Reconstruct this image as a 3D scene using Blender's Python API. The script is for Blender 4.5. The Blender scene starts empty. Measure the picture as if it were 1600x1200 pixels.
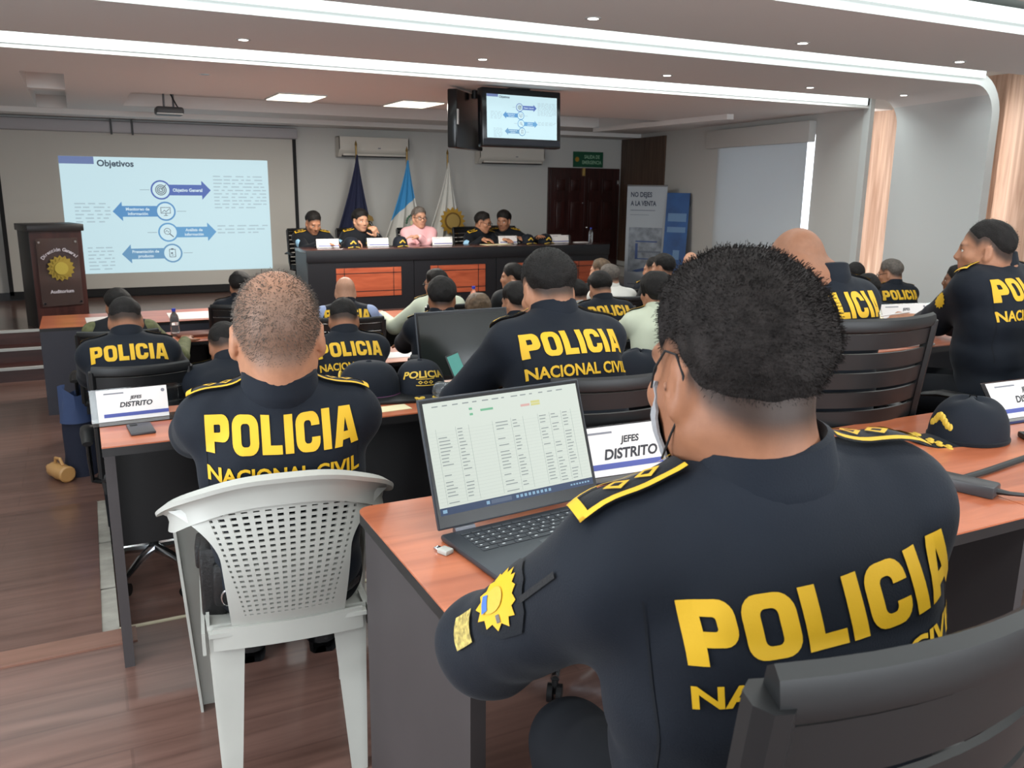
import bpy, bmesh, math, random
import numpy as np
from mathutils import Vector, Matrix
from mathutils.bvhtree import BVHTree

S = bpy.context.scene
COL = S.collection
R = math.radians
rnd = random.Random(7)

# ------------------------------------------------------------------ camera
def make_camera():
    yaw, pitch, roll = R(26.63), R(12.99), R(0.66)
    fw = Vector((math.sin(yaw)*math.cos(pitch), math.cos(yaw)*math.cos(pitch), -math.sin(pitch)))
    rt = Vector((math.cos(yaw), -math.sin(yaw), 0)); up = rt.cross(fw)
    X = rt*math.cos(roll) + up*math.sin(roll); Y = -rt*math.sin(roll) + up*math.cos(roll)
    cam = bpy.data.cameras.new('camera'); o = bpy.data.objects.new('camera', cam); COL.objects.link(o)
    cam.sensor_width = 36; cam.lens = 1335/1600*36; cam.clip_start = .05; cam.clip_end = 60
    m = Matrix((X, Y, -fw)).transposed().to_4x4(); m.translation = Vector((0, 0, 1.5))
    o.matrix_world = m
    cam.dof.use_dof = True; cam.dof.focus_distance = 1.9; cam.dof.aperture_fstop = 16
    S.camera = o
make_camera()

# ------------------------------------------------------------------ world, exposure, lights
w = bpy.data.worlds.new('world'); S.world = w; w.use_nodes = True
w.node_tree.nodes['Background'].inputs[0].default_value = (.75, .86, 1, 1)
w.node_tree.nodes['Background'].inputs[1].default_value = 1.0
S.view_settings.view_transform = 'Standard'; S.view_settings.look = 'None'
S.view_settings.gamma = 1; S.view_settings.use_curve_mapping = False
S.view_settings.exposure = 0.35

def area(name, loc, size, power, color=(1, 1, 1), rot=(0, 0, 0), spread=180):
    l = bpy.data.lights.new(name, 'AREA'); l.shape = 'RECTANGLE'; l.size, l.size_y = size
    l.energy = power; l.color = color; l.spread = R(spread)
    o = bpy.data.objects.new(name, l); o.location = loc; o.rotation_euler = [R(a) for a in rot]
    COL.objects.link(o); return o
COOL = (.93, 1.0, .98)
# LED coves between the ceiling bands (each band's recess carries one), the lit ceiling squares, added fill from the unseen rear and left
for i, (y0, y1) in enumerate(((6.42, 6.85), (4.55, 5.12), (2.87, 3.44), (1.19, 1.76), (-.49, .08), (-2.2, -1.6))):
    area('cove_lamp', (2.6, (y0+y1)/2, 2.57), (9.4, .3), (56, 46, 46, 60, 50, 50)[i], COOL)
for x in (2.07, 3.33):
    area('ceiling_square_lamp', (x, 9.08, 2.335), (.5, .7), 75, (1, .96, .88))
area('rear_fill', (2.0, -3.45, 1.45), (7, 1.5), 210, (.88, .95, 1), (90, 0, 0))  # added fill lamp behind the camera; the rear wall has no window
area('left_fill', (-2.15, 1.5, 1.5), (5, 1.3), 130, (.88, .95, 1), (0, -90, 0))  # added fill lamp at an invented opening in the unseen left wall

# ------------------------------------------------------------------ materials
def sr(r, g=None, b=None):
    if g is None: r, g, b = r
    f = lambda c: (c/255/12.92) if c/255 <= .04045 else ((c/255+.055)/1.055)**2.4
    return (f(r), f(g), f(b), 1)
MATS = {}
def mat(name, col, rough=.5, metal=0, spec=.5, bump=None, vary=None, emit=None, trans=0, sheen=0, attr=None, stretch=None, alpha=None, coat=0):
    """principled material; bump=(scale,strength,distance); vary=(scale,amount) darkens and lightens by noise; stretch scales the noise"""
    if name in MATS: return MATS[name]
    m = bpy.data.materials.new(name); m.use_nodes = True; nt = m.node_tree; b = nt.nodes['Principled BSDF']
    c = sr(col); b.inputs['Base Color'].default_value = c if not emit else tuple(x*.2 for x in c[:3])+(1,)
    b.inputs['Roughness'].default_value = rough; b.inputs['Metallic'].default_value = metal
    b.inputs['Specular IOR Level'].default_value = spec
    b.inputs['Transmission Weight'].default_value = trans
    b.inputs['Coat Weight'].default_value = coat; b.inputs['Coat Roughness'].default_value = .15
    if sheen: b.inputs['Sheen Weight'].default_value = sheen; b.inputs['Sheen Roughness'].default_value = .4
    if alpha is not None: b.inputs['Alpha'].default_value = alpha
    tc = nt.nodes.new('ShaderNodeTexCoord'); mp = nt.nodes.new('ShaderNodeMapping')
    nt.links.new(tc.outputs['Object'], mp.inputs[0])
    if stretch: mp.inputs['Scale'].default_value = stretch
    src = None
    if attr:
        a = nt.nodes.new('ShaderNodeAttribute'); a.attribute_name = attr; src = a.outputs['Color']
    if vary:
        n = nt.nodes.new('ShaderNodeTexNoise'); n.inputs['Scale'].default_value = vary[0]; n.inputs['Detail'].default_value = 6
        nt.links.new(mp.outputs[0], n.inputs['Vector'])
        rp = nt.nodes.new('ShaderNodeMapRange'); rp.inputs[1].default_value = .3; rp.inputs[2].default_value = .7
        rp.inputs[3].default_value = 1-vary[1]; rp.inputs[4].default_value = 1+vary[1]
        nt.links.new(n.outputs['Fac'], rp.inputs[0])
        mx = nt.nodes.new('ShaderNodeMix'); mx.data_type = 'RGBA'; mx.blend_type = 'MULTIPLY'; mx.inputs[0].default_value = 1
        if src: nt.links.new(src, mx.inputs[6])
        else: mx.inputs[6].default_value = c
        nt.links.new(rp.outputs[0], mx.inputs[7]); src = mx.outputs[2]
    if src: nt.links.new(src, b.inputs['Base Color'])
    if bump:
        n = nt.nodes.new('ShaderNodeTexNoise'); n.inputs['Scale'].default_value = bump[0]; n.inputs['Detail'].default_value = 5
        nt.links.new(mp.outputs[0], n.inputs['Vector'])
        bp = nt.nodes.new('ShaderNodeBump'); bp.inputs['Strength'].default_value = bump[1]; bp.inputs['Distance'].default_value = bump[2] if len(bump) > 2 else .005
        nt.links.new(n.outputs['Fac'], bp.inputs['Height']); nt.links.new(bp.outputs[0], b.inputs['Normal'])
    if emit:
        b.inputs['Emission Color'].default_value = c; b.inputs['Emission Strength'].default_value = emit
    MATS[name] = m; return m

def wood(name, dark, light, rough=.4, scale=(1, 14, 14), plank=None, coat=0, detail=8, nscale=2.2):
    """grain runs along the axis with the smallest scale; plank=(length, width, axis) adds board joints"""
    if name in MATS: return MATS[name]
    m = bpy.data.materials.new(name); m.use_nodes = True; nt = m.node_tree; b = nt.nodes['Principled BSDF']
    tc = nt.nodes.new('ShaderNodeTexCoord'); mp = nt.nodes.new('ShaderNodeMapping'); mp.inputs['Scale'].default_value = scale
    nt.links.new(tc.outputs['Object'], mp.inputs[0])
    n = nt.nodes.new('ShaderNodeTexNoise'); n.inputs['Scale'].default_value = nscale; n.inputs['Detail'].default_value = detail; n.inputs['Distortion'].default_value = .6
    nt.links.new(mp.outputs[0], n.inputs['Vector'])
    cr = nt.nodes.new('ShaderNodeValToRGB'); e = cr.color_ramp.elements
    e[0].position = .32; e[0].color = sr(dark); e[1].position = .68; e[1].color = sr(light)
    nt.links.new(n.outputs['Fac'], cr.inputs[0]); out = cr.outputs[0]
    if plank:
        br = nt.nodes.new('ShaderNodeTexBrick'); br.offset = .37; br.inputs['Scale'].default_value = 1
        br.inputs['Brick Width'].default_value = plank[0]; br.inputs['Row Height'].default_value = plank[1]
        br.inputs['Mortar Size'].default_value = plank[2]; br.inputs['Mortar Smooth'].default_value = .1
        br.inputs['Color1'].default_value = (.93, .93, .93, 1); br.inputs['Color2'].default_value = (1.06, 1.05, 1.04, 1); br.inputs['Mortar'].default_value = (.8, .78, .77, 1)
        mb = nt.nodes.new('ShaderNodeMapping')
        if len(plank) > 3: mb.inputs['Rotation'].default_value = plank[3]
        nt.links.new(tc.outputs['Object'], mb.inputs[0]); nt.links.new(mb.outputs[0], br.inputs['Vector'])
        mx = nt.nodes.new('ShaderNodeMix'); mx.data_type = 'RGBA'; mx.blend_type = 'MULTIPLY'; mx.inputs[0].default_value = 1
        nt.links.new(out, mx.inputs[6]); nt.links.new(br.outputs['Color'], mx.inputs[7]); out = mx.outputs[2]
    nt.links.new(out, b.inputs['Base Color'])
    b.inputs['Roughness'].default_value = rough; b.inputs['Coat Weight'].default_value = coat; b.inputs['Coat Roughness'].default_value = .12
    MATS[name] = m; return m

M_FLOOR = wood('laminate_floor', (97, 71, 63), (122, 92, 83), .3, (.7, 9, 9), (1.3, .19, .004), coat=.25)
M_STAGEF = wood('stage_laminate', (96, 70, 62), (124, 96, 86), .22, (.7, 8, 8), (1.4, .2, .004), coat=.4)
M_WALL = mat('wall_paint', (196, 196, 193), .75, bump=(60, .05))
M_CEIL = mat('ceiling_paint', (226, 224, 222), .8)
M_BAND = mat('band_paint', (200, 204, 203), .6)
M_LED = mat('led_strip', (244, 255, 252), emit=1.15)
M_CONC = mat('bare_concrete', (150, 146, 138), .9, bump=(40, .4), vary=(9, .2))
M_WALNUT = wood('walnut_panel', (70, 52, 42), (104, 80, 65), .5, (12, 12, .7), (.28, 4, .003, (R(90), 0, R(0))))
M_OAK = wood('oak_panel', (156, 124, 106), (202, 174, 156), .45, (9, 9, .5))
M_MAHOG = wood('mahogany', (38, 16, 15), (62, 28, 26), .3, (9, 9, .8), coat=.3)
M_PODIUM = wood('podium_wood', (48, 24, 23), (74, 42, 38), .35, (6, 6, .8))
M_TOP = wood('cherry_laminate', (158, 82, 52), (198, 114, 78), .34, (.9, 7, 7), coat=.25)
M_ORANGE = wood('cherry_panel', (140, 62, 36), (170, 84, 54), .5, (1.2, 8, 8))
M_DESKG = mat('graphite_board', (62, 57, 58), .55, vary=(3, .1))
M_BLACKB = mat('black_board', (24, 24, 27), .45)
M_TABLEB = mat('stage_table_black', (22, 23, 28), .4)
M_EDGE = mat('edge_band', (26, 24, 25), .4)
M_BLACKP = mat('black_plastic', (15, 16, 18), .45)
M_BLACKF = mat('black_fabric', (20, 20, 23), .8, bump=(300, .3))
M_CHROME = mat('chrome', (215, 218, 222), .15, 1)
M_WHITEP = mat('white_plastic', (178, 178, 172), .38, vary=(5, .05))
M_NAVY = mat('navy_cloth', (17, 23, 33), .75, spec=.25, bump=(420, .25, .002), vary=(5, .12), sheen=.06)
M_NAVYD = mat('navy_dark_cloth', (15, 19, 26), .8, spec=.25, bump=(420, .25, .002), sheen=.1)
M_TROUS = mat('black_trousers', (20, 22, 27), .85, spec=.2)
M_YEL = mat('yellow_print', (218, 172, 28), .6, bump=(300, .2, .001))
M_GOLD = mat('gold_thread', (206, 172, 62), .6, bump=(260, .5, .002))
M_GOLDM = mat('gilt_metal', (190, 150, 60), .45, .5)
M_PINK = mat('pink_shirt', (226, 172, 176), .8, bump=(300, .2))
M_CREAM = mat('cream_shirt', (206, 212, 190), .8, bump=(300, .2))
M_PLAID = mat('white_check_shirt', (214, 212, 206), .8)
M_GREYP = mat('grey_print_shirt', (168, 170, 174), .8, vary=(38, .45))
M_SUIT = mat('charcoal_suit', (32, 33, 36), .75, spec=.3)
M_OLIVE = mat('olive_cloth', (96, 98, 66), .85, vary=(30, .3))
M_STRIPE = mat('pale_blue_shirt', (150, 164, 200), .8)
M_PAPER = mat('white_paper', (226, 222, 220), .7)
M_CREAMP = mat('cream_paper', (222, 212, 172), .8)
M_BLUEBAR = mat('blue_print', (72, 82, 150), .6)
M_INK = mat('black_ink', (40, 40, 46), .6)
M_GREYINK = mat('grey_ink', (120, 122, 130), .6)
M_ACRYL = mat('clear_acrylic', (235, 240, 240), .06, trans=1.0)
M_WATER = mat('clear_bottle', (235, 242, 246), .08, trans=.95)
M_BLUECAP = mat('blue_cap', (44, 66, 190), .4)
M_SKY = mat('flag_sky_blue', (70, 152, 205), .8)
M_FWHITE = mat('flag_white', (205, 205, 200), .8)
M_FNAVY = mat('flag_navy', (26, 32, 62), .8)
M_GREEN = mat('sign_green', (20, 82, 56), .5)
M_WREATH = mat('wreath_green', (70, 110, 90), .7)
M_GREYM = mat('grey_metal', (120, 122, 126), .35, .8)
M_SKIN = mat('skin', (200, 150, 120), .5, spec=.35, attr='Col', vary=(70, .06), bump=(500, .12, .001))
M_EYEW = mat('eye_white', (225, 220, 214), .25)
M_IRIS = mat('eye_iris', (28, 18, 14), .2)
M_HAIR = mat('black_hair', (25, 22, 21), .65, spec=.28, bump=(240, .9, .004), vary=(60, .35))
M_HAIRB = mat('dark_brown_hair', (40, 36, 35), .8, spec=.15, bump=(240, .9, .004), vary=(60, .35))
M_HAIRG = mat('greying_hair', (96, 88, 82), .65, spec=.4, bump=(240, .9, .004), vary=(60, .3))
M_HAIRL = mat('streaked_brown_hair', (92, 74, 56), .6, spec=.4, bump=(160, .9, .004), vary=(26, .5))
M_MASK = mat('grey_face_mask', (150, 150, 154), .9, bump=(200, .5))
M_LEATHER = mat('black_leather', (22, 21, 22), .4, bump=(120, .3))
M_TEAL = mat('teal_screen', (96, 190, 178), emit=.35)

# ------------------------------------------------------------------ mesh helpers
class MB:
    def __init__(s): s.v = []; s.f = []; s.m = []; s.cm = 0
    def add(s, vs, fs, T=None):
        n = len(s.v)
        if T is not None: vs = [T @ Vector(v) for v in vs]
        s.v += [tuple(v) for v in vs]
        for f in fs: s.f.append(tuple(i+n for i in f)); s.m.append(s.cm)
        return s
    def mat(s, i): s.cm = i; return s
    def box(s, x0, x1, y0, y1, z0, z1, T=None):
        v = [(x, y, z) for z in (z0, z1) for y in (y0, y1) for x in (x0, x1)]
        return s.add(v, [(0, 2, 3, 1), (4, 5, 7, 6), (0, 1, 5, 4), (2, 6, 7, 3), (0, 4, 6, 2), (1, 3, 7, 5)], T)
    def rbox(s, x0, x1, y0, y1, z0, z1, r=.005, seg=2, T=None):
        b = bmesh.new(); bmesh.ops.create_cube(b, size=1)
        for v in b.verts: v.co = Vector((x0+(x1-x0)*(v.co.x+.5), y0+(y1-y0)*(v.co.y+.5), z0+(z1-z0)*(v.co.z+.5)))
        r = min(r, .49*min(x1-x0, y1-y0, z1-z0))
        bmesh.ops.bevel(b, geom=b.edges[:], offset=r, segments=seg, profile=.5, affect='EDGES')
        s._bm(b, T); return s
    def _bm(s, b, T=None):
        b.verts.index_update(); s.add([v.co.copy() for v in b.verts], [[v.index for v in f.verts] for f in b.faces], T); b.free()
    def tube(s, path, r, n=10, closed=False, flat=(1, 1), up=None, caps=True, T=None):
        P = [Vector(p) for p in path]; k = len(P); rr = r if hasattr(r, '__len__') else [r]*k
        vs = []; prev = None
        for i in range(k):
            a = P[(i-1) % k] if closed else P[max(i-1, 0)]; c = P[(i+1) % k] if closed else P[min(i+1, k-1)]
            t = (c-a).normalized()
            if up is not None: u = Vector(up); u = (u-t*u.dot(t)).normalized()
            elif prev is None:
                u = t.orthogonal().normalized()
            else: u = (prev-t*prev.dot(t)).normalized()
            prev = u; q = t.cross(u)
            for j in range(n):
                an = 2*math.pi*j/n; vs.append(P[i]+(u*math.cos(an)*flat[0]+q*math.sin(an)*flat[1])*rr[i])
        fs = []
        for i in range(k if closed else k-1):
            for j in range(n):
                a = i*n+j; b_ = i*n+(j+1) % n; c = ((i+1) % k)*n+(j+1) % n; d = ((i+1) % k)*n+j
                fs.append((a, b_, c, d))
        if caps and not closed: fs.append(tuple(range(n-1, -1, -1))); fs.append(tuple((k-1)*n+j for j in range(n)))
        return s.add(vs, fs, T)
    def cyl(s, p0, p1, r0, r1=None, n=20, T=None): return s.tube([p0, p1], [r0, r0 if r1 is None else r1], n, T=T)
    def lathe(s, prof, n=28, c=(0, 0, 0), T=None, cap=True):
        vs = []; k = len(prof)
        for r, z in prof:
            for j in range(n): a = 2*math.pi*j/n; vs.append((c[0]+r*math.cos(a), c[1]+r*math.sin(a), c[2]+z))
        fs = [(i*n+j, i*n+(j+1) % n, (i+1)*n+(j+1) % n, (i+1)*n+j) for i in range(k-1) for j in range(n)]
        if cap: fs += [tuple(range(n-1, -1, -1)), tuple((k-1)*n+j for j in range(n))]
        return s.add(vs, fs, T)
    def sphere(s, c, r, n=16, T=None):
        r = r if hasattr(r, '__len__') else (r, r, r)
        b = bmesh.new(); bmesh.ops.create_uvsphere(b, u_segments=n, v_segments=max(6, n*2//3), radius=1)
        for v in b.verts: v.co = Vector((c[0]+v.co.x*r[0], c[1]+v.co.y*r[1], c[2]+v.co.z*r[2]))
        s._bm(b, T); return s
    def prism(s, poly, z0, z1, T=None):
        n = len(poly); vs = [(x, y, z0) for x, y in poly]+[(x, y, z1) for x, y in poly]
        return s.add(vs, [tuple(range(n-1, -1, -1)), tuple(range(n, 2*n))]+[(i, (i+1) % n, n+(i+1) % n, n+i) for i in range(n)], T)
    def sheet(s, fn, us, vs_, th=0, T=None):
        """surface fn(u,v) -> point; th gives it thickness along its normals"""
        nu, nv = len(us), len(vs_); P = [[Vector(fn(u, v)) for v in vs_] for u in us]
        idx = lambda i, j: i*nv+j
        fs = [(idx(i, j), idx(i+1, j), idx(i+1, j+1), idx(i, j+1)) for i in range(nu-1) for j in range(nv-1)]
        flat = [p for row in P for p in row]
        if th == 0: return s.add(flat, fs, T)
        N = []
        for i in range(nu):
            for j in range(nv):
                a = P[min(i+1, nu-1)][j]-P[max(i-1, 0)][j]; b = P[i][min(j+1, nv-1)]-P[i][max(j-1, 0)]
                nn = a.cross(b); N.append(nn.normalized() if nn.length > 1e-9 else Vector((0, 0, 1)))
        o = len(flat); allv = [p+n*th/2 for p, n in zip(flat, N)]+[p-n*th/2 for p, n in zip(flat, N)]
        F = list(fs)+[tuple(o+i for i in reversed(f)) for f in fs]
        rim = [idx(i, 0) for i in range(nu)]+[idx(nu-1, j) for j in range(1, nv)]+[idx(i, nv-1) for i in range(nu-2, -1, -1)]+[idx(0, j) for j in range(nv-2, 0, -1)]
        k = len(rim)
        for i in range(k): a, b = rim[i], rim[(i+1) % k]; F.append((b, a, o+a, o+b))
        return s.add(allv, F, T)
    def build(s, name, mats, parent=None, loc=None, rotz=0, ang=35, fix=True):
        me = bpy.data.meshes.new(name); me.from_pydata(s.v, [], s.f)
        mats = mats if isinstance(mats, (list, tuple)) else [mats]
        for m in mats: me.materials.append(m)
        if len(mats) > 1: me.polygons.foreach_set('material_index', s.m)
        if fix:
            b = bmesh.new(); b.from_mesh(me); bmesh.ops.recalc_face_normals(b, faces=b.faces[:]); b.to_mesh(me); b.free()
        me.polygons.foreach_set('use_smooth', [True]*len(me.polygons))
        if ang: me.set_sharp_from_angle(angle=R(ang))
        me.update()
        o = bpy.data.objects.new(name, me); COL.objects.link(o)
        if parent: o.parent = parent
        if loc is not None: o.location = loc
        o.rotation_euler[2] = rotz
        return o
def tag(o, label, cat, group=None):
    o['label'] = label; o['category'] = cat
    if group: o['group'] = group
    return o
def thing(name, label, cat, loc=(0, 0, 0), rotz=0, group=None):
    o = bpy.data.objects.new(name, None); o.empty_display_size = .1; COL.objects.link(o)
    o.location = loc; o.rotation_euler[2] = rotz; return tag(o, label, cat, group)
def struct(o): o['kind'] = 'structure'; return o
def dup(root, loc, rotz, label, group=None, scale=None):
    r = root.copy(); COL.objects.link(r); r.location = loc; r.rotation_euler[2] = rotz; r['label'] = label
    if scale: r.scale = (scale,)*3
    if group: r['group'] = group
    for ch in list(root.children):
        c = ch.copy(); COL.objects.link(c); c.parent = r
        for g in ch.children:
            d = g.copy(); COL.objects.link(d); d.parent = c
    return r
_txt = {}
def text2d(s, bold=.0):
    """outline mesh of a string, cap height 1, left aligned at the origin -> (verts2d, faces, width)"""
    key = (s, bold)
    if key in _txt: return _txt[key]
    cu = bpy.data.curves.new('text', 'FONT'); cu.body = s; cu.size = 1; cu.offset = bold; cu.resolution_u = 3
    o = bpy.data.objects.new('text', cu); COL.objects.link(o); bpy.context.view_layer.update()
    me = bpy.data.meshes.new_from_object(o.evaluated_get(bpy.context.evaluated_depsgraph_get()))
    v = [(p.co.x, p.co.y) for p in me.vertices]; f = [tuple(p.vertices) for p in me.polygons]
    bpy.data.objects.remove(o); bpy.data.curves.remove(cu); bpy.data.meshes.remove(me)
    k = 1/.70; x0 = min(a for a, b in v); v = [((a-x0)*k, b*k) for a, b in v]; wd = max(a for a, b in v)
    _txt[key] = (v, f, wd); return _txt[key]
def put_text(mb, s, c, h, ax=(1, 0, 0), ay=(0, 0, 1), width=None, align='c', bold=.02):
    v, f, wd = text2d(s, bold); ax = Vector(ax).normalized(); ay = Vector(ay).normalized()
    kx = h if width is None else width/wd; off = {'c': wd*kx/2, 'l': 0, 'r': wd*kx}[align]
    mb.add([Vector(c)+ax*(x*kx-off)+ay*(y*h-h/2) for x, y in v], f)
def sun_poly(r, n=16, inner=.72): return [((r if i % 2 == 0 else r*inner)*math.cos(math.pi*i/n+math.pi/2), (r if i % 2 == 0 else r*inner)*math.sin(math.pi*i/n+math.pi/2)) for i in range(2*n)]
def circ(r, n=24): return [(r*math.cos(2*math.pi*i/n), r*math.sin(2*math.pi*i/n)) for i in range(n)]
def ring2(mb, r0, r1, T, n=32, z=0):
    vs = [(r*math.cos(2*math.pi*i/n), r*math.sin(2*math.pi*i/n), z) for r in (r0, r1) for i in range(n)]
    mb.add(vs, [(i, (i+1) % n, n+(i+1) % n, n+i) for i in range(n)], T)
def frame_T(o, ax, ay):
    ax = Vector(ax).normalized(); ay = Vector(ay).normalized(); az = ax.cross(ay)
    m = Matrix((ax, ay, az)).transposed().to_4x4(); m.translation = Vector(o); return m
# ------------------------------------------------------------------ people: one blended surface per body, clothes and hair as children
A = lambda *p: np.array(p, float)
def nrm(v): return v/np.linalg.norm(v)
class Field:
    """signed distance field on a grid; primitives are blended in one by one, then meshed by surface nets"""
    def __init__(s, lo, hi, h):
        s.lo = np.array(lo, float); s.h = h; n = np.ceil((np.array(hi)-s.lo)/h).astype(int)+1
        s.F = np.full(n, 9.0, np.float32); s.n = n
    def _blk(s, lo, hi):
        a = np.clip(np.floor((lo-s.lo)/s.h).astype(int), 0, s.n); b = np.clip(np.ceil((hi-s.lo)/s.h).astype(int)+1, 0, s.n)
        if (b-a).min() <= 0: return None
        ax = [(s.lo[i]+s.h*np.arange(a[i], b[i])).astype(np.float32) for i in range(3)]
        return tuple(slice(a[i], b[i]) for i in range(3)), ax[0][:, None, None], ax[1][None, :, None], ax[2][None, None, :]
    def mix(s, sl, d, k, mode='add'):
        f = s.F[sl]
        if mode == 'add':
            if k > 0: h = np.maximum(k-np.abs(f-d), 0)/k; s.F[sl] = np.minimum(f, d)-h*h*k*.25
            else: s.F[sl] = np.minimum(f, d)
        else:
            d = -d; h = np.maximum(k-np.abs(f-d), 0)/max(k, 1e-6); s.F[sl] = np.maximum(f, d)+h*h*k*.25
    def cap(s, a, b, ra, rb=None, k=.02, mode='add'):
        rb = ra if rb is None else rb; m = max(ra, rb)+k+2*s.h
        r = s._blk(np.minimum(a, b)-m, np.maximum(a, b)+m)
        if r is None: return
        sl, x, y, z = r; ba = b-a; l2 = max(float(ba@ba), 1e-9)
        px, py, pz = x-a[0], y-a[1], z-a[2]
        t = np.clip((px*ba[0]+py*ba[1]+pz*ba[2])/l2, 0, 1)
        d = np.sqrt((px-ba[0]*t)**2+(py-ba[1]*t)**2+(pz-ba[2]*t)**2)-(ra+(rb-ra)*t)
        s.mix(sl, d.astype(np.float32), k, mode)
    def ell(s, c, Rm, rad, k=.02, mode='add'):
        m = max(rad)+k+2*s.h; r = s._blk(c-m, c+m)
        if r is None: return
        sl, x, y, z = r; q = [(x-c[0])*Rm[0, i]+(y-c[1])*Rm[1, i]+(z-c[2])*Rm[2, i] for i in range(3)]
        k0 = np.sqrt(sum((q[i]/rad[i])**2 for i in range(3))); k1 = np.sqrt(sum((q[i]/rad[i]**2)**2 for i in range(3)))
        s.mix(sl, (k0*(k0-1)/np.maximum(k1, 1e-6)).astype(np.float32), k, mode)
    def box(s, c, Rm, half, rnd_, k=.01, mode='add'):
        m = float(np.linalg.norm(half))+k+2*s.h; r = s._blk(c-m, c+m)
        if r is None: return
        sl, x, y, z = r; q = [np.abs((x-c[0])*Rm[0, i]+(y-c[1])*Rm[1, i]+(z-c[2])*Rm[2, i])-(half[i]-rnd_) for i in range(3)]
        d = np.sqrt(sum(np.maximum(v, 0)**2 for v in q))+np.minimum(np.maximum(np.maximum(q[0], q[1]), q[2]), 0)-rnd_
        s.mix(sl, d.astype(np.float32), k, mode)
    def grid(s):
        ax = [(s.lo[i]+s.h*np.arange(s.n[i])).astype(np.float32) for i in range(3)]
        return ax[0][:, None, None], ax[1][None, :, None], ax[2][None, None, :]
    def wrinkle(s, amp, freq, seed, zs=1.0):
        r_ = np.random.RandomState(seed); x, y, z = s.grid(); n = 0
        for i in range(7):
            d = r_.normal(size=3); d[2] *= zs; d = nrm(d)*freq*(.6+.25*i); ph = r_.uniform(0, 6.28)
            w_ = nrm(r_.normal(size=3))*freq*.35
            n = n+np.sin(x*d[0]+y*d[1]+z*d[2]+ph+1.6*np.sin(x*w_[0]+y*w_[1]+z*w_[2]))/(1+.35*i)
        s.F += (amp*n/2.2).astype(np.float32)
    def mesh(s):
        F = s.F; I0 = F < 0; c = np.zeros(np.array(F.shape)-1, np.uint8)
        sl = lambda d, n: slice(d, n-1+d)
        for dx in (0, 1):
            for dy in (0, 1):
                for dz in (0, 1): c += I0[sl(dx, F.shape[0]), sl(dy, F.shape[1]), sl(dz, F.shape[2])]
        act = (c > 0) & (c < 8); ids = np.full(act.shape, -1, np.int64); ijk = np.argwhere(act); ids[act] = np.arange(len(ijk))
        i, j, k = ijk.T; cr = [(dx, dy, dz) for dx in (0, 1) for dy in (0, 1) for dz in (0, 1)]
        V = {q: F[i+q[0], j+q[1], k+q[2]] for q in cr}; acc = np.zeros((len(ijk), 3)); cnt = np.zeros(len(ijk))
        for a in cr:
            for ax in range(3):
                if a[ax]: continue
                b = list(a); b[ax] = 1; va, vb = V[a], V[tuple(b)]; m = (va < 0) != (vb < 0)
                t = np.where(m, va/np.where(m, va-vb, 1), 0); p = np.tile(np.array(a, float), (len(ijk), 1)); p[:, ax] = t
                acc += p*m[:, None]; cnt += m
        vs = s.lo+s.h*(ijk+acc/np.maximum(cnt, 1)[:, None]); faces = []
        for ax in range(3):
            o1, o2 = [(1, 2), (2, 0), (0, 1)][ax]; a = I0; sh = list(F.shape)
            lo_ = [slice(1, n-1) for n in sh]; lo_[ax] = slice(0, sh[ax]-1); hi_ = list(lo_); hi_[ax] = slice(1, sh[ax])
            A0 = a[tuple(lo_)]; B0 = a[tuple(hi_)]; e = np.argwhere(A0 != B0)
            off = np.array([1, 1, 1]); off[ax] = 0; pos = e+off; flip = A0[tuple(e.T)]
            d1 = np.zeros(3, int); d1[o1] = 1; d2 = np.zeros(3, int); d2[o2] = 1
            g = lambda q: ids[tuple(q.T)]
            q = np.stack([g(pos-d1-d2), g(pos-d2), g(pos), g(pos-d1)], 1); ok = (q >= 0).all(1); q = q[ok]; fl = flip[ok]
            q[~fl] = q[~fl][:, ::-1]; faces.append(q)
        return vs, np.concatenate(faces)
def smooth_mesh(vs, fs, it=1, lam=.5):
    e = np.concatenate([fs[:, [0, 1]], fs[:, [1, 2]], fs[:, [2, 3]], fs[:, [3, 0]]])
    for _ in range(it):
        acc = np.zeros_like(vs); n = np.zeros(len(vs))
        for a, b in ((0, 1), (1, 0)):
            np.add.at(acc, e[:, a], vs[e[:, b]]); np.add.at(n, e[:, a], 1)
        vs = vs+lam*(acc/np.maximum(n, 1)[:, None]-vs)
    return vs
def np_obj(name, vs, fs, m, parent, origin, col=None):
    me = bpy.data.meshes.new(name); L = vs-np.array(origin)
    me.vertices.add(len(L)); me.vertices.foreach_set('co', L.astype(np.float32).ravel())
    k = fs.shape[1]; me.loops.add(fs.size); me.loops.foreach_set('vertex_index', fs.astype(np.int32).ravel())
    me.polygons.add(len(fs)); me.polygons.foreach_set('loop_start', np.arange(0, fs.size, k, dtype=np.int32))
    me.polygons.foreach_set('use_smooth', [True]*len(fs)); me.update(calc_edges=True); me.validate()
    me.materials.append(m)
    if col is not None:
        a = me.color_attributes.new('Col', 'FLOAT_COLOR', 'POINT'); a.data.foreach_set('color', col.astype(np.float32).ravel())
    o = bpy.data.objects.new(name, me); COL.objects.link(o); o.parent = parent; return o
def bvh_of(vs, fs): return BVHTree.FromPolygons([tuple(v) for v in vs], [tuple(int(i) for i in f) for f in fs])

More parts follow.
